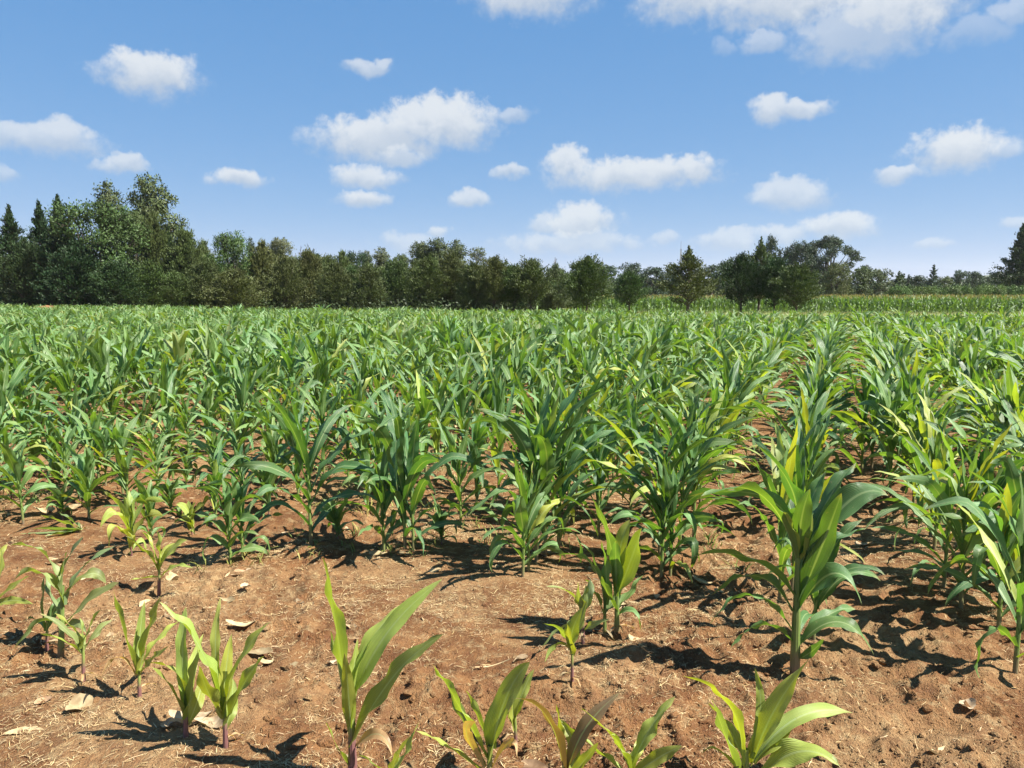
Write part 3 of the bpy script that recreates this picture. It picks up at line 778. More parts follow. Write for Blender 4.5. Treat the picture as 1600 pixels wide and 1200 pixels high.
tw_ = tube(np.stack([-.075 + .15 * t, .03 * t ** 2 * np.sin(3 * t), .012 + .035 * t ** 3], 1), .0035 * (1.2 - .6 * t), 6)
tag(link('dry_twig', mk_mesh('dry_twig', *tw_, tint=(1, .95, .9), mats=[M_STRAW]), loc=(x, y, z)), 'curved dry stem on bare soil between the upright plant and the tiny yellow seedling', 'twig')
# small husk scraps deeper in the field
acc = Acc()
for q in range(420):
    y = random.uniform(3.2, 11); x = random.uniform(-.7, .7) * y
    if x > .3 and y < 4: continue
    L = random.uniform(.02, .09); V, Qd = dry_leaf_geo(L, L * random.uniform(.2, .5), 3000 + q)
    a = random.uniform(0, 6.28); c, s = cos(a), sin(a); k = random.uniform(.6, 1.4)
    acc.add(np.stack([V[:, 0] * c - V[:, 1] * s + x, V[:, 0] * s + V[:, 1] * c + y, V[:, 2] + sh(x, y)], 1), Qd, None, (k, k * .95, k * .95))
tag(link('leaf_litter', acc.mesh('leaf_litter', [M_DRY])), 'scraps of dry leaf littering the soil between the rows', 'leaf litter', kind='stuff')
# low weeds between the rows
acc = Acc()
for q in range(1500):
    y = random.uniform(4.3, 13); x = random.uniform(-.7, .7) * y
    if float(fbm(np.array([x]), np.array([y]), 91, 2)[0]) < .5: continue
    z = sh(x, y); tn = random.choice([(1, 1, 1), (1.3, 1.15, 1), (.8, 1, .9), (1.9, 1.5, 1.6)])
    for b in range(random.randint(4, 9)):
        P = arc((x + random.gauss(0, .03), y + random.gauss(0, .03), z - .005), random.uniform(0, 6.28), random.uniform(.05, .15), R(random.uniform(45, 85)), R(random.uniform(-40, 50)), 1.4, 0, 5)
        V, Qd, uv = leaf_geo(P, random.uniform(.004, .010), nacross=3, seed=q * 11 + b)
        acc.add(V, Qd, uv, tn)
tag(link('low_weeds', acc.mesh('low_weeds', [M_BLADE])), 'sparse short weeds growing between the maize rows', 'weeds', kind='stuff')

# ------------------------------------------------------------------ beyond the field: grass, the second field
def sheet(name, pts, z, mat):
    return tag(link(name, mk_mesh(name, [(a, b, z) for a, b in pts], [list(range(len(pts)))], mats=[mat])), kind='structure')


sheet('grass_verge', [(-130, 93.6), (-40, 55.3), (0, 38.5), (40, 21.7), (130, -16), (420, 120), (420, 900), (-420, 900), (-420, 150)], .045, M_GRASS)
acc = Acc()
for q in range(16000):
    x = random.uniform(-45, 52); y = 38.2 - .42 * x + random.random() ** 1.3 * 26
    if abs(x) > .72 * y: continue
    h = random.uniform(.10, .34); a = random.uniform(0, 6.28); w = .03
    c = np.array([x, y, .04]); d = np.array([cos(a), sin(a), 0]); l = np.array([random.gauss(0, .06), random.gauss(0, .06), h])
    k = random.uniform(.6, 1.3)
    acc.add(np.array([c - d * w, c + d * w, c + l + d * w * .2, c + l - d * w * .2]), [[0, 1, 2, 3]], None, (k * random.uniform(.9, 1.5), k, k))
tag(link('verge_grass', acc.mesh('verge_grass', [M_BLADE])), 'short yellowish grass on the strip beyond the maize', 'grass', kind='stuff')

# second, older maize with tassels
acc = Acc(); tall = []
for i in range(6):
    r = np.random.default_rng(40 + i); b = Acc()
    _, lv = plant_parts(700 + i, 1.0, 11, .10, 6, nacross=3)
    for l in lv: b.add(l[0], l[1], l[2], (1, 1, 1))
    for q in range(6):
        P = arc((0, 0, .86), r.uniform(0, 6.28), r.uniform(.12, .24), R(85), R(r.uniform(30, 80)), 1, 0, 3)
        V, Qd, uv = leaf_geo(P, .022, nacross=3, seed=q); b.add(V, Qd, uv, (3.6, 1.5, 3.0))
    tall.append((np.concatenate(b.V), np.concatenate(b.Q), np.concatenate(b.UV), np.concatenate(b.T)))
for row in range(17):
    y0 = 60 + row * .85
    x = 2.0
    while x < 62:
        x += random.uniform(.24, .38)
        y = y0 - .06 * (x - 20) + random.gauss(0, .1)
        if x > .72 * y: break
        V, Qd, uv, T = random.choice(tall); a = random.uniform(0, 6.28); c, s = cos(a), sin(a); h = random.uniform(1.18, 1.5)
        k = random.uniform(.75, 1.15); tn = T * np.array([.085 * k, .155 * k, .034 * k])
        acc.V.append(np.stack([(V[:, 0] * c - V[:, 1] * s) * .95 + x, (V[:, 0] * s + V[:, 1] * c) * .95 + y, V[:, 2] * h], 1)); acc.Q.append(Qd + acc.n); acc.n += len(V)
        acc.UV.append(uv); acc.T.append(tn); acc.MI.append(np.zeros(len(Qd), np.int32))
tag(link('tasselled_maize', acc.mesh('tasselled_maize', [M_LEAF_S])), 'older maize with brownish tassels in the field beyond the grass strip', 'maize', kind='stuff')

# ------------------------------------------------------------------ trees
def cards(C, D, L, W, r, out=None):
    """one small leaf card per centre C, long axis D"""
    n = len(C); D = D / (np.linalg.norm(D, axis=1)[:, None] + 1e-9)
    A = np.cross(D, r.normal(0, 1, (n, 3)) if out is None else out + r.normal(0, .42, (n, 3))); A /= np.linalg.norm(A, axis=1)[:, None] + 1e-9
    L = np.broadcast_to(L, (n,))[:, None]; W = np.broadcast_to(W, (n,))[:, None]
    V = np.stack([C - D * L * .5, C + A * W * .5 - D * L * .08, C + D * L * .5, C - A * W * .5 + D * L * .05], 1).reshape(-1, 3)
    return V, np.arange(4 * n).reshape(n, 4)


def limb(acc, a, b, r0, r1, r, sag=.0, n=5, sides=5):
    t = np.linspace(0, 1, n)[:, None]; P = a * (1 - t) + b * t
    P[1:-1] += r.normal(0, .03, (n - 2, 3)) * np.linalg.norm(b - a); P[:, 2] += sag * np.sin(pi * t[:, 0])
    V, Q, uv = tube(P, np.linspace(r0, r1, n), sides); acc.add(V, Q, uv)


def conifer(seed, h=8., rad=2.5, base=.05, shape=1.0, up=0.3, nb=110, ncard=90, size=.22, spread=.22, tip=.12, gap=.0, bark=M_BARK, leader=0):
    r = np.random.default_rng(seed); tr = Acc(); C = []; D = []; O = []
    zs = np.linspace(0, h * .97, 8); tx = np.cumsum(r.normal(0, .02 * h / 8, 8)); ty = np.cumsum(r.normal(0, .02 * h / 8, 8)); tx -= tx[0]; ty -= ty[0]
    V, Q, uv = tube(np.stack([tx, ty, zs - .1], 1), np.linspace(.028 * h, .004 * h, 8), 7); tr.add(V, Q, uv)
    for k in range(nb):
        f = base + (1 - base) * ((k + r.random()) / nb) ** .85
        z = f * h; q = (f - base) / (1 - base)
        rr = rad * (1 - q) ** shape * (.35 + .65 * min(1, q / .16)) * r.uniform(.62, 1.18) + rad * tip * (1 - q)
        rr = max(rr, .035 * h * (1 - q) + .06)
        if r.random() < gap: continue
        az = k * 2.39996 + r.normal(0, .5)
        el = up + r.normal(0, .16) + .75 * q ** 2
        d0 = np.array([cos(az) * cos(el), sin(az) * cos(el), sin(el)])
        o = np.array([np.interp(z, zs, tx), np.interp(z, zs, ty), z])
        n = max(8, int(ncard * (rr / rad) ** 1.15 * (1 + .4 * q)))
        t = r.random(n) ** .62
        bend = r.uniform(-.14, .22) * rr
        lat = spread * rr * (1.15 - t * .75)
        ns = max(3, int(5 * (rr / rad) + 3)); ts = r.random(ns) ** .55                 # side sprays along the branch
        sc = d0 * (ts * rr)[:, None] + r.normal(0, 1, (ns, 3)) * (spread * rr * (1.15 - ts * .7))[:, None] * np.array([1, 1, .45]) + np.array([0, 0, 1.]) * (bend * ts ** 2)[:, None]
        q_ = r.integers(0, ns, n); sz = (.10 * rr + .10) * r.uniform(.6, 1.3, ns)
        loc = r.normal(0, .5, (n, 3)) * sz[q_][:, None]; loc += d0 * (np.abs(r.normal(0, .9, n)) * sz[q_])[:, None]; loc[:, 2] *= .7
        P = o + sc[q_] + loc
        C.append(P); D.append(d0 + r.normal(0, .34, (n, 3)) + np.array([0, 0, .2]))
        og = d0 * .75 + np.array([0, 0, .55]) + sc[q_] / (rr + .1) * .4 + loc / (sz[q_][:, None] + .02) * .45
        O.append(og)
        limb(tr, o, o + d0 * rr * .8 + np.array([0, 0, bend * .6]), .006 * h * (1 - q) + .012, .006, r, 0, 4, 4)
    if leader:
        n = 70; z = h * (1 + leader * r.random(n)); f = (z / h - 1) / leader
        C.append(np.stack([tx[-1] + r.normal(0, .07, n) * (1.3 - f), ty[-1] + r.normal(0, .07, n) * (1.3 - f), z], 1)); D.append(r.normal(0, .5, (n, 3)) + np.array([0, 0, 1.])); O.append(r.normal(0, 1, (n, 3)))
        limb(tr, np.array([tx[-1], ty[-1], h * .9]), np.array([tx[-1], ty[-1], h * (1 + leader)]), .03, .008, r, 0, 3, 4); h = h * (1 + leader * .97)
    C = np.concatenate(C); D = np.concatenate(D); C[:, 2] = np.maximum(C[:, 2], .1)
    V, Q = cards(C, D, size * r.uniform(.6, 1.35, len(C)), size * .42 * r.uniform(.6, 1.3, len(C)), r, np.concatenate(O))
    return tr.mesh('trunk', [bark]), mk_mesh('crown', V, Q, mats=[M_FOL], smooth_=False), h, rad


def broad(seed, clumps, h, trunk_r=.16, size=.2, dens=300, hang=.0, bark=M_BARK, fork=.35, shell=.55):
    """crown of clumps (x, y, z, rx, rz) carried by limbs"""
    r = np.random.default_rng(seed); tr = Acc(); C = []; D = []; O = []
    zf = h * fork; ctr = np.array([0, 0, 0.])
    limb(tr, np.array([0, 0, -.1]), np.array([0, 0, zf]), trunk_r, trunk_r * .7, r, 0, 6, 8)
    for (x, y, z, rx, rz) in clumps:
        c = np.array([x, y, z])
        limb(tr, np.array([0, 0, zf * r.uniform(.75, 1.0)]), c, trunk_r * .42, .02, r, .04 * h, 6, 5)
        n = int(dens * rx * rx * (rz / rx) ** .5 * 4)
        g = r.normal(0, 1, (n, 3)); g /= np.linalg.norm(g, axis=1)[:, None]
        rad = r.random(n) ** shell
        lump = 1 + .28 * np.sin(g @ r.normal(0, 4.2, 3) + 1) + .2 * np.sin(g @ r.normal(0, 8, 3))
        P = c + g * (rad * lump)[:, None] * np.array([rx, rx, rz])
        sub = r.normal(0, 1, (14, 3)); sub /= np.linalg.norm(sub, axis=1)[:, None]; sub *= np.array([rx, rx, rz]) * .95
        far_ = r.random(n) < .55; qs = r.integers(0, 14, n)
        off = r.normal(0, .17, (n, 3)) * np.array([rx, rx, rz]); P[far_] = (c + sub[qs] + off)[far_]
        C.append(P); D.append(g * .5 + r.normal(0, .6, (n, 3)) + np.array([0, 0, -hang])); O.append((P - c) / rx + off / rx * 2.2 * far_[:, None] + np.array([0, 0, .35]))
        for _ in range(5):
            e = r.normal(0, 1, 3); e /= np.linalg.norm(e); limb(tr, c - [0, 0, .3 * rz], c + e * np.array([rx, rx, rz]) * .8, .03, .006, r, 0, 3, 4)
    C = np.concatenate(C); D = np.concatenate(D); C[:, 2] = np.maximum(C[:, 2], .08)
    V, Q = cards(C, D, size * r.uniform(.55, 1.3, len(C)), size * .5 * r.uniform(.6, 1.3, len(C)), r, np.concatenate(O))
    rad = np.percentile(np.hypot(C[:, 0], C[:, 1]), 97)
    return tr.mesh('trunk', [bark]), mk_mesh('crown', V, Q, mats=[M_FOL], smooth_=False), h, rad


def dome_clumps(seed, h, rad, zlo, n, cr, flat=1.0):
    r = np.random.default_rng(seed); out = []
    for k in range(n):
        f = (k + .5) / n; z = zlo + (h - zlo) * f
        R_ = rad * math.sqrt(max(0, 1 - ((f - .38) / .66) ** 2)) * flat
        a = k * 2.4 + r.normal(0, .4); q = r.uniform(.35, .95) * R_
        s = cr * r.uniform(.7, 1.25)
        out.append((cos(a) * q, sin(a) * q, min(z, h - s * .8), s, s * r.uniform(.65, .9)))
    return out


def bare(seed, h=5., nb=26):
    r = np.random.default_rng(seed); tr = Acc(); tw = Acc()
    limb(tr, np.array([0, 0, -.1]), np.array([0, 0, h]), .07, .015, r, 0, 7, 6)
    for k in range(nb):
        z = h * (.35 + .63 * k / nb); a = k * 2.4; L = h * .22 * (1.15 - k / nb)
        e = np.array([cos(a) * L, sin(a) * L, L * r.uniform(.6, 1.3)]); o = np.array([0, 0, z])
        limb(tw, o, o + e, .022, .008, r, 0, 4, 4)
        for q in range(4):
            f = r.uniform(.3, .9); limb(tw, o + e * f, o + e * f + r.normal(0, .12 * L, 3) + np.array([0, 0, .25 * L]), .010, .005, r, 0, 3, 4)
    return tr.mesh('trunk', [M_BARK]), tw.mesh('crown', [M_BARK]), h, h * .25


K = {}
for i in range(4):
    K[f'cypress{i}'] = conifer(10 + i, 4.2, 2.1, .22, .50, .55, 150, 190, .17, .26, .14, leader=.16)
for i in range(4):
    K[f'skirt{i}'] = conifer(90 + i, 4.2, 2.2, .05, .46, .55, 160, 170, .17, .28, .16)
K['spiky'] = conifer(18, 4.6, 1.9, .20, .95, .38, 130, 150, .16, .20, .16, leader=.08)
for i in range(3):
    K[f'tall{i}'] = conifer(20 + i, 9.0, 3.0, .03, .95, .42, 230, 210, .24, .20, .04)
for i in range(2):
    K[f'hedge{i}'] = conifer(30 + i, 5.0, 2.4, .03, .42, .55, 160, 190, .20, .28, .24)
for i in range(3):
    K[f'round{i}'] = broad(40 + i, dome_clumps(40 + i, 8.0, 3.2, 1.2, 26, 1.15), 8.0, .22, .23, 150)
EU = [[(0, 0, 9.2, .95, 1.0), (.7, .2, 8.3, 1.0, .9), (-.6, .2, 8.2, .95, .85), (.2, -.3, 7.3, 1.1, .9), (1.5, 0, 6.4, .95, 1.0), (-.9, 0, 6.9, .7, .7), (1.1, .4, 5.5, .7, .9), (-1.1, .3, 5.6, .6, .7), (.1, 0, 6.1, .8, .7)],
      [(0, 0, 9.3, .9, .9), (.5, .2, 8.5, .9, .9), (-.6, 0, 8.2, .9, .9), (.1, .2, 7.4, 1., .9), (.7, 0, 6.8, .8, .8), (-.7, .2, 6.4, .8, .8), (.2, 0, 5.6, .8, .8)],
      [(0, 0, 9.4, 1.2, .7), (1.4, .3, 8.8, 1.1, .8), (-1.3, 0, 8.7, 1.1, .9), (.5, .3, 7.9, 1.2, .8), (-.8, -.3, 7.4, 1.2, .8), (1.6, 0, 7.0, 1.0, .9), (-1.7, .2, 6.4, 1.0, 1.0), (.2, 0, 6.2, 1.2, .9), (1.2, 0, 5.2, 1.0, .9), (-1., 0, 4.8, 1.1, 1.0)]]
for i in range(3):
    K[f'euc{i}'] = broad(50 + i, EU[i], 10.0, .17, .25, 230, .7, M_PALEBARK, .55, .45)
K['thin'] = broad(56, [(0, 0, 9.4, .75, .6), (.5, .2, 8.9, .6, .5), (-.55, 0, 8.8, .65, .5), (.1, .3, 8.2, .7, .5), (.6, 0, 7.9, .5, .4)], 10.0, .12, .22, 150, .5, M_PALEBARK, .75, .45)
SPR = []
rr_ = np.random.default_rng(5)
for k in range(30):
    a = rr_.uniform(0, 6.28); el = R(rr_.uniform(8, 88)); q = rr_.uniform(.86, 1.02)
    SPR.append((5.6 * cos(el) * cos(a) * q, 5.6 * cos(el) * sin(a) * q, 5.2 + 6.6 * sin(el) * q, rr_.uniform(.8, 1.25), rr_.uniform(.5, .75)))
for k in range(9):
    SPR.append((rr_.uniform(-3.4, 3.4), rr_.uniform(-3, 3), rr_.uniform(4.5, 8.2), rr_.uniform(.6, 1.1), rr_.uniform(.5, .8)))
K['spread'] = broad(57, SPR, 12.5, .42, .30, 120, .4, M_BARK, .30, .5)
for i in range(3):
    K[f'far{i}'] = broad(60 + i, dome_clumps(60 + i, 9.0, 2.6, 2.2, 13, 1.2), 9.0, .2, .42, 62, .2, M_BARK, .4, .5)
K['farcone'] = conifer(66, 9.0, 1.9, .06, .8, .3, 70, 60, .42, .2, .1)
K['pine'] = conifer(67, 6.0, 1.0, .25, .5, .35, 26, 40, .2, .22, .2)
K['bush'] = broad(70, dome_clumps(70, 1.9, 1.5, .3, 14, .6), 1.9, .06, .16, 260)
K['bush1'] = broad(71, dome_clumps(71, 1.5, 1.9, .2, 16, .55), 1.5, .06, .16, 240)
K['bare0'] = bare(80); K['bare1'] = bare(81, 5., 34)

COLS = {'dark': (.018, .038, .012), 'deep': (.026, .048, .015), 'olive': (.056, .080, .022), 'brown': (.066, .080, .024), 'leaf': (.050, .080, .020),
        'euc': (.060, .078, .028), 'grey': (.080, .096, .044), 'far': (.034, .054, .027), 'bush': (.078, .125, .028), 'fresh': (.046, .078, .018)}

TREES = [  # u, top v, width px, distance, kind, colour, name, label
    (12, 322, 88, 55, 'tall0', 'deep', 'conifer', 'dark conifer with a thin leader at the left edge of the wood'),
    (60, 316, 86, 57, 'tall1', 'dark', 'conifer', 'conifer with a ragged pointed top, second from the left edge'),
    (90, 306, 92, 53, 'tall2', 'dark', 'conifer', 'darkest conifer with a star-like pointed top left of the big round tree'),
    (40, 392, 84, 52, 'hedge0', 'deep', 'conifer', 'lower dark conifer filling the gap at the left edge of the wood'),
    (118, 392, 90, 50, 'hedge1', 'dark', 'conifer', 'low dark conifer with layered branches at the foot of the big round tree'),
    (156, 315, 130, 52, 'round0', 'leaf', 'broadleaf_tree', 'big round leafy tree with a sunlit crown in the left wood'),
    (182, 420, 84, 49, 'hedge0', 'deep', 'conifer', 'layered conifer in front of the big round tree'),
    (165, 290, 50, 72, 'euc1', 'euc', 'eucalyptus_tree', 'eucalyptus top showing above the big round tree'),
    (231, 277, 84, 70, 'euc0', 'euc', 'eucalyptus_tree', 'tallest eucalyptus with drooping leaf clumps at left'),
    (206, 330, 66, 58, 'round1', 'olive', 'broadleaf_tree', 'brownish tree between the big round tree and the tallest eucalyptus'),
    (238, 352, 56, 55, 'hedge1', 'olive', 'conifer', 'brownish conifer below the tallest eucalyptus'),
    (263, 356, 46, 57, 'tall1', 'deep', 'conifer', 'narrow conifer right of the tallest eucalyptus'),
    (288, 374, 60, 55, 'hedge0', 'olive', 'conifer', 'broad olive conifer right of the narrow one at left'),
    (232, 420, 70, 50, 'hedge1', 'fresh', 'conifer', 'low green conifer at the field edge below the tallest eucalyptus'),
    (272, 425, 70, 51, 'cypress2', 'olive', 'cypress_tree', 'low olive cypress at the field edge left of the round sunlit tree'),
    (318, 392, 44, 62, 'hedge1', 'brown', 'conifer', 'small brownish conifer left of the round sunlit tree'),
    (322, 418, 70, 52, 'skirt0', 'brown', 'cypress_tree', 'brownish cypress just left of the round sunlit tree'),
    (360, 364, 78, 55, 'round2', 'leaf', 'broadleaf_tree', 'round sunlit leafy tree standing apart right of the tall wood'),
    (391, 375, 18, 84, 'euc1', 'far', 'eucalyptus_tree', 'dark slim eucalyptus behind the round sunlit tree'),
    (366, 430, 80, 51, 'hedge0', 'brown', 'conifer', 'low brown conifer at the foot of the round sunlit tree'),
    (410, 393, 56, 56, 'hedge1', 'brown', 'conifer', 'brown conifer right of the round sunlit tree'),
    (437, 373, 50, 76, 'euc2', 'grey', 'eucalyptus_tree', 'pale airy eucalyptus left of the bare dead tree'),
    (470, 384, 26, 64, 'bare0', 'brown', 'dead_tree', 'bare leafless tree rising above the brown cypresses'),
    (446, 412, 64, 54, 'skirt1', 'brown', 'cypress_tree', 'brown cypress below the pale airy eucalyptus'),
    (482, 403, 56, 56, 'hedge0', 'brown', 'conifer', 'brown conifer right below the bare dead tree'),
    (511, 400, 14, 74, 'pine', 'far', 'pine_tree', 'thin sparse pine sticking up right of the bare dead tree'),
    (524, 420, 64, 53, 'skirt3', 'brown', 'cypress_tree', 'brown cypress in front of the thin sparse pine'),
    (535, 406, 40, 62, 'hedge1', 'olive', 'conifer', 'olive conifer right of the thin sparse pine'),
    (556, 393, 46, 88, 'round1', 'dark', 'broadleaf_tree', 'dark round tree behind the brown cypress row'),
    (573, 395, 22, 90, 'euc1', 'grey', 'eucalyptus_tree', 'pale slim eucalyptus beside the dark round tree'),
    (596, 390, 32, 90, 'euc1', 'grey', 'eucalyptus_tree', 'tufted eucalyptus between the dark round tree and the tall pair'),
    (576, 428, 70, 52, 'skirt2', 'brown', 'cypress_tree', 'brown cypress below the pale slim eucalyptus'),
    (627, 398, 34, 82, 'euc2', 'olive', 'eucalyptus_tree', 'brownish eucalyptus left of the tall pair of crowns'),
    (618, 418, 66, 54, 'skirt0', 'olive', 'cypress_tree', 'olive cypress below the brownish eucalyptus'),
    (656, 379, 48, 78, 'euc2', 'euc', 'eucalyptus_tree', 'left crown of the tall eucalyptus pair near the middle'),
    (682, 374, 56, 77, 'euc0', 'euc', 'eucalyptus_tree', 'right crown of the tall eucalyptus pair near the middle'),
    (668, 412, 76, 52, 'skirt1', 'olive', 'cypress_tree', 'olive cypress in front of the tall eucalyptus pair'),
    (712, 378, 36, 82, 'euc1', 'euc', 'eucalyptus_tree', 'domed eucalyptus right of the tall pair'),
    (745, 385, 30, 84, 'thin', 'grey', 'eucalyptus_tree', 'thin eucalyptus with a bare trunk and small round head'),
    (704, 408, 72, 53, 'skirt3', 'brown', 'cypress_tree', 'brown cypress below the domed eucalyptus'),
    (742, 420, 66, 51, 'skirt2', 'olive', 'cypress_tree', 'olive cypress below the thin bare-trunked eucalyptus'),
    (772, 400, 62, 50, 'cypress1', 'brown', 'cypress_tree', 'brown cypress with a long thin leader near the middle'),
    (803, 413, 58, 50, 'cypress0', 'fresh', 'cypress_tree', 'greener cypress with a visible trunk near the middle'),
    (830, 404, 68, 49, 'cypress2', 'olive', 'cypress_tree', 'olive cypress with a clear dark trunk right of the middle'),
    (808, 412, 16, 92, 'farcone', 'dark', 'conifer', 'small dark pointed conifer behind the middle cypresses'),
    (868, 402, 24, 58, 'bare1', 'brown', 'dead_tree', 'spindly almost leafless sapling right of the middle'),
    (868, 424, 54, 58, 'hedge1', 'grey', 'conifer', 'greyish conifer below the spindly sapling'),
    (918, 400, 84, 47, 'cypress3', 'olive', 'cypress_tree', 'young cypress with a thin leader standing right of the spindly sapling'),
    (945, 414, 52, 130, 'far0', 'far', 'broadleaf_tree', 'bluish round tree far behind the young cypress with the leader'),
    (984, 424, 60, 58, 'cypress3', 'fresh', 'cypress_tree', 'fresh green cypress left of the pale spiky one'),
    (986, 411, 46, 132, 'far1', 'far', 'broadleaf_tree', 'domed tree far behind the fresh green cypress'),
    (1021, 417, 52, 128, 'far2', 'far', 'broadleaf_tree', 'round tree far off left of the pale spiky cypress'),
    (1050, 419, 40, 135, 'far0', 'far', 'broadleaf_tree', 'far tree immediately left of the pale spiky cypress'),
    (1078, 384, 96, 45, 'spiky', 'brown', 'cypress_tree', 'pale spiky young cypress with tiered branches standing alone'),
    (1112, 414, 52, 120, 'far1', 'far', 'broadleaf_tree', 'far tree right of the pale spiky cypress'),
    (1136, 407, 44, 122, 'far2', 'far', 'broadleaf_tree', 'far tree behind the left edge of the dark cypress cluster'),
    (1160, 396, 76, 50, 'cypress1', 'deep', 'cypress_tree', 'dark leftmost cypress of the cluster at right'),
    (1189, 370, 70, 51, 'spiky', 'olive', 'cypress_tree', 'tallest spiry cypress of the cluster at right'),
    (1213, 402, 66, 49, 'cypress2', 'deep', 'cypress_tree', 'dark green cypress right of the spiry one in the cluster'),
    (1247, 411, 74, 47, 'cypress3', 'olive', 'cypress_tree', 'rounded brownish cypress at the right end of the cluster'),
    (1205, 369, 24, 112, 'far0', 'far', 'broadleaf_tree', 'narrow tree top peeping up behind the spiry cypress'),
    (1228, 386, 40, 114, 'far1', 'far', 'broadleaf_tree', 'tree crown behind the cluster, left of the big spreading tree'),
    (1254, 378, 56, 112, 'round1', 'far', 'broadleaf_tree', 'dense crown touching the left side of the big spreading tree'),
    (1298, 367, 88, 108, 'spread', 'far', 'eucalyptus_tree', 'big spreading tree with sky showing through its crown'),
    (1270, 405, 44, 106, 'far2', 'far', 'broadleaf_tree', 'lower crown under the left side of the big spreading tree'),
    (1310, 410, 48, 82, 'round2', 'brown', 'broadleaf_tree', 'reddish brown tree below the big spreading tree'),
    (1346, 418, 46, 90, 'far0', 'euc', 'broadleaf_tree', 'olive tree right of the reddish brown one'),
    (1376, 420, 42, 96, 'far1', 'grey', 'broadleaf_tree', 'greyish tree second right of the reddish brown one'),
    (1352, 414, 26, 125, 'far2', 'far', 'broadleaf_tree', 'small top behind the olive tree at right'),
    (1405, 424, 34, 100, 'farcone', 'euc', 'conifer', 'pointed tree above the round bush at right'),
    (1420, 429, 22, 120, 'farcone', 'far', 'conifer', 'small pointed tree right of the one above the round bush'),
    (1436, 430, 28, 118, 'far2', 'far', 'broadleaf_tree', 'small tree left of the slim tall one at right'),
    (1459, 414, 26, 115, 'farcone', 'far', 'conifer', 'slim tall dark tree at right above the hedge'),
    (1476, 432, 26, 120, 'far1', 'brown', 'broadleaf_tree', 'small brownish tree right of the slim tall one'),
    (1503, 423, 34, 125, 'far0', 'far', 'broadleaf_tree', 'loose tree above the hedge at right, left one of two'),
    (1524, 424, 32, 126, 'far2', 'far', 'broadleaf_tree', 'tree with a pale trunk above the hedge, right one of two'),
    (1546, 431, 34, 130, 'far1', 'far', 'broadleaf_tree', 'low tree below the distant hill at right'),
    (1602, 350, 84, 92, 'tall2', 'deep', 'conifer', 'dark conifer cut off by the right edge'),
    (1408, 446, 40, 84, 'bush', 'bush', 'bush', 'round green bush at the left end of the hedge'),
]
HB = [(1440, 447, 44), (1470, 448, 44), (1497, 446, 44), (1522, 448, 44), (1548, 445, 46), (1574, 447, 46), (1600, 445, 50), (1630, 446, 50)]
for q, (u, v, w) in enumerate(HB):
    TREES.append((u, v, w, 84, f'bush{q % 2 or ""}', 'bush', 'bush', 'low green bush merging into the hedge at right below the far trees'))
for q, u in enumerate(range(300, 905, 27)):
    TREES.append((u + random.uniform(-8, 8), 424 + random.uniform(-9, 9) - (8 if u < 520 else 0), random.uniform(50, 72), random.uniform(56, 64), f'skirt{q % 4}' if q % 3 else f'hedge{q % 2}', random.choice(['olive', 'brown', 'fresh', 'olive']), 'conifer', 'low bushy conifer filling in behind the front cypress row'))
for (u, tv, wpx, D, kind, colr, name, lab) in TREES:
    tr, cr, h0, r0 = K[kind]
    top = at_dist(u, tv, D); wid = wpx / F * D
    root = bpy.data.objects.new(name, None); COL.objects.link(root)
    root.location = (top[0], D, 0.0)
    sx = wid / 2 / r0; sz = top[2] / h0
    root.scale = (sx, sx, sz); root.rotation_euler = (0, 0, random.uniform(0, 6.28) if kind not in ('euc0', 'spread') else 0)
    tag(root, lab, name.replace('_', ' '), 'bushes of the hedge' if name == 'bush' else 'trees beyond the field')
    link('trunk', tr, root); c = link('crown', cr, root)
    b = COLS[colr]; k = random.uniform(.88, 1.15); c.color = (b[0] * k * random.uniform(.93, 1.1), b[1] * k, b[2] * k, 1)

# the far wood that reads as one mass
acc = Acc(); r = np.random.default_rng(99)
for q in range(300):
    D = r.uniform(140, 300); u = r.uniform(-120, 1720)
    top = at_dist(u, 437 + 12 * r.random() - 13 * r.random(), D); x = top[0]; h = top[2] * r.uniform(.8, 1.05)
    w = r.uniform(2.4, 4.6); n = 260
    g = r.normal(0, 1, (n, 3)); g /= np.linalg.norm(g, axis=1)[:, None]
    C = np.array([x, D, h * .52]) + g * (r.random(n) ** .45)[:, None] * np.array([w, w, h * .5]) * (1 + .25 * np.sin(g @ r.normal(0, 5, 3)))[:, None]
    V, Qd = cards(C, r.normal(0, 1, (n, 3)), 1.0, .7, r)
    acc.add(V, Qd, None, np.array((.034, .050, .024)) * r.uniform(.8, 1.3))
tag(link('distant_wood', acc.mesh('distant_wood', [M_FOL_S], False)), 'dark wood far behind the trees along the horizon', 'wood', kind='stuff')
# undergrowth at the feet of the left wood
acc = Acc()
for q in range(330):
    x = r.uniform(-46, 1); D = max(47.5 - .1 * x, 40 - .42 * x) + r.uniform(1, 12); h = r.uniform(.7, 1.7); n = 110
    g = r.normal(0, 1, (n, 3)); g /= np.linalg.norm(g, axis=1)[:, None]
    C = np.array([x, D, h * .4]) + g * (r.random(n) ** .5)[:, None] * np.array([1.2, .9, h * .6]); C[:, 2] = np.maximum(C[:, 2], .06)
    V, Qd = cards(C, r.normal(0, 1, (n, 3)), .22, .11, r, g + np.array([0, 0, .3]))
    acc.add(V, Qd, None, np.array((.030, .044, .014)) * r.uniform(.6, 1.2))
tag(link('undergrowth', acc.mesh('undergrowth', [M_FOL_S], False)), 'dark undergrowth at the feet of the trees on the left', 'undergrowth', kind='stuff')

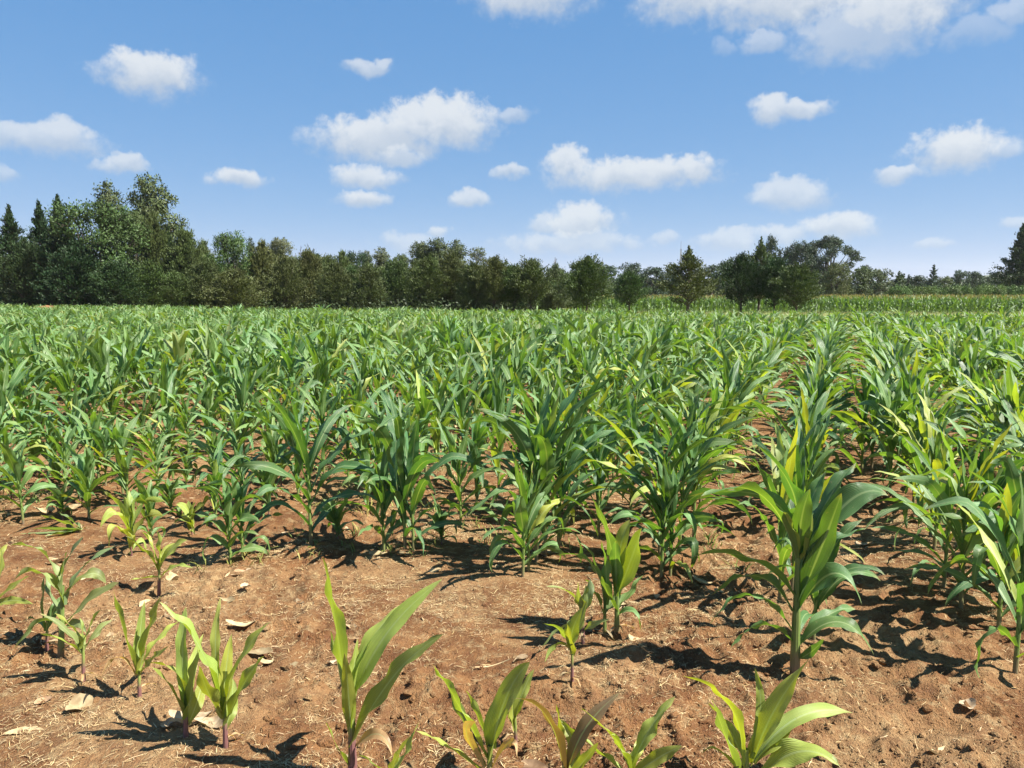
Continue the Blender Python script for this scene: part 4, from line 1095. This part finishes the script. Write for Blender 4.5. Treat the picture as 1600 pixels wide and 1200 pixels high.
# heap of bare red earth at the edge of the wood, far left
n = 26; xs = np.linspace(-1, 1, n); ys = np.linspace(-1, 1, 14); Xb, Yb = np.meshgrid(xs, ys)
Zb = (np.clip(1 - Xb ** 2 * .9 - Yb ** 2, 0, 1) ** .6) * (1 + .25 * (fbm(Xb * 4, Yb * 4, 5, 3) - .5)) * .85 - .05
i = np.arange(13)[:, None] * n; j = np.arange(n - 1)
tp = at_dist(78, 475, 47.5)
tag(link('earth_heap', mk_mesh('earth_heap', np.stack([Xb * 1.9, Yb * 1.1, Zb], -1), np.stack([i + j, i + j + 1, i + n + j + 1, i + n + j], -1).reshape(-1, 4), mats=[M_SOIL]), loc=(tp[0], 47.0, .03)),
    'heap of bare reddish earth under the dark conifers at left', 'earth heap')

# lattice mast far off
acc = Acc(); tp = at_dist(1064, 389, 210); H = tp[2]
for a, b in ((-1, -1), (1, -1), (0, 1)):
    acc.add(*tube(np.array([[a * .55, b * .55, 0], [a * .12, b * .12, H]]), np.array([.10, .06]), 5))
for k in range(22):
    z0, z1 = H * k / 22, H * (k + 1) / 22; f0, f1 = .55 - .43 * k / 22, .55 - .43 * (k + 1) / 22
    cs = ((-1, -1), (1, -1), (0, 1))
    for q in range(3):
        p0, p1 = cs[q], cs[(q + 1) % 3]
        acc.add(*tube(np.array([[p0[0] * f0, p0[1] * f0, z0], [p1[0] * f1, p1[1] * f1, z1]]), .035, 4))
mast = link('radio_mast', acc.mesh('radio_mast', [M_METAL]), loc=(tp[0], 210, 0)); tag(mast, 'thin lattice mast on the horizon left of the pale spiky cypress', 'mast')
an = Acc(); an.add(*tube(np.array([[0, 0, H], [0, 0, H + 2.0]]), .05, 5)); link('antenna', an.mesh('antenna', [M_METAL]), mast)

# hill
n = 90; xs = np.linspace(-1, 1, n); ys = np.linspace(-1, 1, 40); Xb, Yb = np.meshgrid(xs, ys)
Zb = np.clip(1 - (Xb ** 2 + Yb ** 2), 0, 1) ** 1.3 * (1 + .5 * (fbm(Xb * 3, Yb * 3, 8, 3) - .5)); Zb = Zb + .03 * (fbm(Xb * 30, Yb * 30, 9, 2) - .5) * (Zb > .02)
i = np.arange(39)[:, None] * n; j = np.arange(n - 1)
tag(link('hill', mk_mesh('hill', np.stack([Xb * 330, Yb * 200, Zb * 42 - 1], -1), np.stack([i + j, i + j + 1, i + n + j + 1, i + n + j], -1).reshape(-1, 4), mats=[M_FARLAND]), loc=(1000, 1400, 0)), kind='structure')

# ------------------------------------------------------------------ air
bm = bmesh.new(); bmesh.ops.create_cube(bm, size=1)
for v in bm.verts: v.co = Vector((v.co.x * 4200, v.co.y * 4400 + 300 * 0, (-1.3 if v.co.z < 0 else 75)))
me = bpy.data.meshes.new('haze'); bm.to_mesh(me); bm.free()
m, nt, out = new_mat('haze'); pv = N(nt, 'ShaderNodeVolumePrincipled'); pv.inputs['Color'].default_value = (.93, .96, 1, 1)
pv.inputs['Density'].default_value = .00013; pv.inputs['Anisotropy'].default_value = .2
nt.links.new(pv.outputs[0], out.inputs['Volume']); me.materials.append(m)
HAZE = True
if HAZE:
    tag(link('haze', me), 'thin bluish haze in the air', 'haze', kind='stuff')

# ------------------------------------------------------------------ sky with clouds
SUN_EL, SUN_AZ = R(52), R(108)          # azimuth: from +Y (straight ahead) towards +X (right)
w = bpy.data.worlds.new('World'); scene.world = w; w.use_nodes = True
nt = w.node_tree; nt.nodes.clear(); L = nt.links.new
out = N(nt, 'ShaderNodeOutputWorld'); bg = N(nt, 'ShaderNodeBackground'); L(bg.outputs[0], out.inputs[0])
sky = N(nt, 'ShaderNodeTexSky', sky_type='NISHITA'); sky.sun_disc = False
sky.sun_elevation = SUN_EL; sky.sun_rotation = SUN_AZ; sky.altitude = 2600; sky.air_density = 1.0; sky.dust_density = .12; sky.ozone_density = 2.6
SKY_K = .070; EXPO = 1.52; bg.inputs['Strength'].default_value = SKY_K
tc = N(nt, 'ShaderNodeTexCoord'); sp = N(nt, 'ShaderNodeSeparateXYZ'); L(tc.outputs['Generated'], sp.inputs[0])
az = mth(nt, 'ARCTAN2', sp.outputs[0], sp.outputs[1]); el = mth(nt, 'ARCSINE', sp.outputs[2])
cmb = N(nt, 'ShaderNodeCombineXYZ'); L(az, cmb.inputs[0]); L(el, cmb.inputs[1])


def vm(op, a, b):
    n = nt.nodes.new('ShaderNodeVectorMath'); n.operation = op
    for i, x in enumerate((a, b)):
        if hasattr(x, 'is_linked'): L(x, n.inputs[i])
        else: n.inputs[i].default_value = x
    return n


def ntex(vec, scale, detail, rough=.55):
    n = nt.nodes.new('ShaderNodeTexNoise'); n.inputs['Scale'].default_value = scale; n.inputs['Detail'].default_value = detail; n.inputs['Roughness'].default_value = rough
    L(vec, n.inputs['Vector']); return n


d1 = vm('SUBTRACT', ntex(cmb.outputs[0], 26, 3).outputs['Color'], (.5, .5, .5)).outputs[0]
d2 = vm('MULTIPLY', d1, (.040, .028, 0)).outputs[0]
Pv = vm('ADD', cmb.outputs[0], d2).outputs[0]
nz = ntex(cmb.outputs[0], 55, 5, .62).outputs['Fac']
nzc = mth(nt, 'MULTIPLY', mth(nt, 'SUBTRACT', nz, .5), 1.15)
g = bpy.data.node_groups.new('cloud_puff', 'ShaderNodeTree')
for nm, ty in (('P', 'NodeSocketVector'), ('C', 'NodeSocketVector'), ('I', 'NodeSocketVector'), ('N', 'NodeSocketFloat'), ('O', 'NodeSocketFloat')):
    g.interface.new_socket(nm, in_out='INPUT', socket_type=ty)
for nm in ('A', 'H'): g.interface.new_socket(nm, in_out='OUTPUT', socket_type='NodeSocketFloat')
gi = g.nodes.new('NodeGroupInput'); go = g.nodes.new('NodeGroupOutput')
v1 = g.nodes.new('ShaderNodeVectorMath'); v1.operation = 'SUBTRACT'; g.links.new(gi.outputs[0], v1.inputs[0]); g.links.new(gi.outputs[1], v1.inputs[1])
v2 = g.nodes.new('ShaderNodeVectorMath'); v2.operation = 'MULTIPLY'; g.links.new(v1.outputs[0], v2.inputs[0]); g.links.new(gi.outputs[2], v2.inputs[1])
s1 = g.nodes.new('ShaderNodeSeparateXYZ'); g.links.new(v2.outputs[0], s1.inputs[0])
yy = mth(g, 'MAXIMUM', s1.outputs[1], mth(g, 'MULTIPLY', s1.outputs[1], -1.28))
rr = mth(g, 'SQRT', mth(g, 'ADD', mth(g, 'MULTIPLY', s1.outputs[0], s1.outputs[0]), mth(g, 'MULTIPLY', yy, yy)))
ff = mth(g, 'ADD', mth(g, 'SUBTRACT', 1, rr), gi.outputs[3])
ff = mth(g, 'MULTIPLY', ff, mth(g, 'MULTIPLY_ADD', mth(g, 'MAXIMUM', s1.outputs[1], 0), 1.3, 1))
aa = mth(g, 'MULTIPLY', ramp(g, ff, -.22, .66), gi.outputs[4])
g.links.new(aa, go.inputs[0]); g.links.new(s1.outputs[1], go.inputs[1])
CL = [(235, 120, 84, 46, .97), (75, 222, 100, 30, .75), (95, 212, 50, 26, .8), (0, 218, 45, 30, .7), (195, 259, 46, 19, .75), (2, 272, 22, 16, .45), (370, 279, 46, 17, .9), (572, 107, 42, 15, .7), (596, 99, 20, 14, .7),
      (590, 222, 112, 44, .95), (700, 196, 84, 52, .97), (650, 200, 80, 45, .95), (795, 182, 46, 15, .55), (622, 248, 42, 18, .8), (572, 276, 60, 24, .88), (566, 309, 46, 17, .9), (797, 272, 28, 15, .75), (733, 310, 36, 18, .75),
      (985, 276, 140, 32, .95), (888, 256, 40, 36, .92), (1082, 268, 38, 30, .92), (905, 350, 66, 38, .9), (848, 352, 28, 20, .65), (890, 382, 125, 22, .6), (640, 380, 52, 20, .5), (687, 362, 16, 14, .7),
      (1040, 370, 26, 16, .5), (1140, 376, 64, 22, .6), (1232, 306, 72, 30, .72), (1310, 356, 70, 26, .85), (1225, 368, 50, 20, .65), (1206, 172, 38, 26, .88), (1256, 172, 56, 18, .85),
      (1500, 236, 92, 46, .97), (1405, 274, 44, 17, .75), (1562, 240, 40, 18, .6), (1192, 66, 40, 22, .55), (1130, 76, 18, 18, .25), (825, -8, 100, 56, .97), (1085, -5, 105, 60, .97), (1240, -5, 190, 68, .98), (1400, 5, 140, 84, .97),
      (1345, 55, 130, 66, .7), (1530, 50, 70, 34, .35), (1590, 20, 46, 30, .5), (1465, 381, 36, 13, .45), (1592, 352, 24, 14, .5)]
alpha = None; SA = None; SH = None
for (u, v, ww, hh, op) in CL:
    d = ray(u, v); d = d / np.linalg.norm(d); a0 = math.atan2(d[0], d[1]); e0 = math.asin(d[2])
    dd = ray(u + ww, v); a1 = math.atan2(dd[0], dd[1]); de = ray(u, v - hh); de = de / np.linalg.norm(de); e1 = math.asin(de[2])
    gn = nt.nodes.new('ShaderNodeGroup'); gn.node_tree = g
    L(Pv, gn.inputs[0]); gn.inputs[1].default_value = (a0, e0, 0); gn.inputs[2].default_value = (1 / abs(a1 - a0), 1 / abs(e1 - e0), 0); L(nzc, gn.inputs[3]); gn.inputs[4].default_value = op
    A, Hh = gn.outputs[0], gn.outputs[1]
    p = mth(nt, 'MULTIPLY', A, Hh)
    alpha = A if alpha is None else mth(nt, 'MAXIMUM', alpha, A)
    SA = A if SA is None else mth(nt, 'ADD', SA, A)
    SH = p if SH is None else mth(nt, 'ADD', SH, p)
shade = mth(nt, 'DIVIDE', SH, mth(nt, 'ADD', SA, .001))
shade = mth(nt, 'ADD', shade, mth(nt, 'MULTIPLY', nzc, .7))
CW = 1 / (SKY_K * 2 ** EXPO)
ccol = mixc(nt, ramp(nt, shade, -.45, .50), (CW * .50, CW * .59, CW * .72), (CW * .75, CW * .80, CW * .86))
ss = N(nt, 'ShaderNodeSeparateColor'); L(sky.outputs[0], ss.inputs[0]); sc_ = N(nt, 'ShaderNodeCombineColor')
GAIN = SKY_K * 2 ** EXPO
for ch, (kk, pp) in enumerate(((.555, .75), (.585, .41), (.810, .24))):      # air of this day: flatter from zenith to horizon than the clear-sky model
    L(mth(nt, 'MULTIPLY', mth(nt, 'POWER', mth(nt, 'MULTIPLY', ss.outputs[ch], .1352), pp), kk / GAIN), sc_.inputs[ch])
skyc = mixc(nt, alpha, sc_.outputs[0], ccol)
L(skyc, bg.inputs['Color'])
w.cycles.sampling_method = 'MANUAL'; w.cycles.sample_map_resolution = 256

sun = bpy.data.lights.new('sun', 'SUN'); sun.energy = 5.0; sun.angle = R(.5); sun.color = (1, .955, .88)
so = bpy.data.objects.new('sun', sun); COL.objects.link(so)
sd = Vector((sin(SUN_AZ) * cos(SUN_EL), cos(SUN_AZ) * cos(SUN_EL), sin(SUN_EL)))
so.rotation_euler = sd.to_track_quat('Z', 'Y').to_euler(); so.location = sd * 50

vs = scene.view_settings; vs.view_transform = 'Standard'; vs.look = 'None'; vs.gamma = 1; vs.use_curve_mapping = False; vs.exposure = EXPO
scene.cycles.max_bounces = 6; scene.cycles.transparent_max_bounces = 4; scene.cycles.volume_bounces = 1
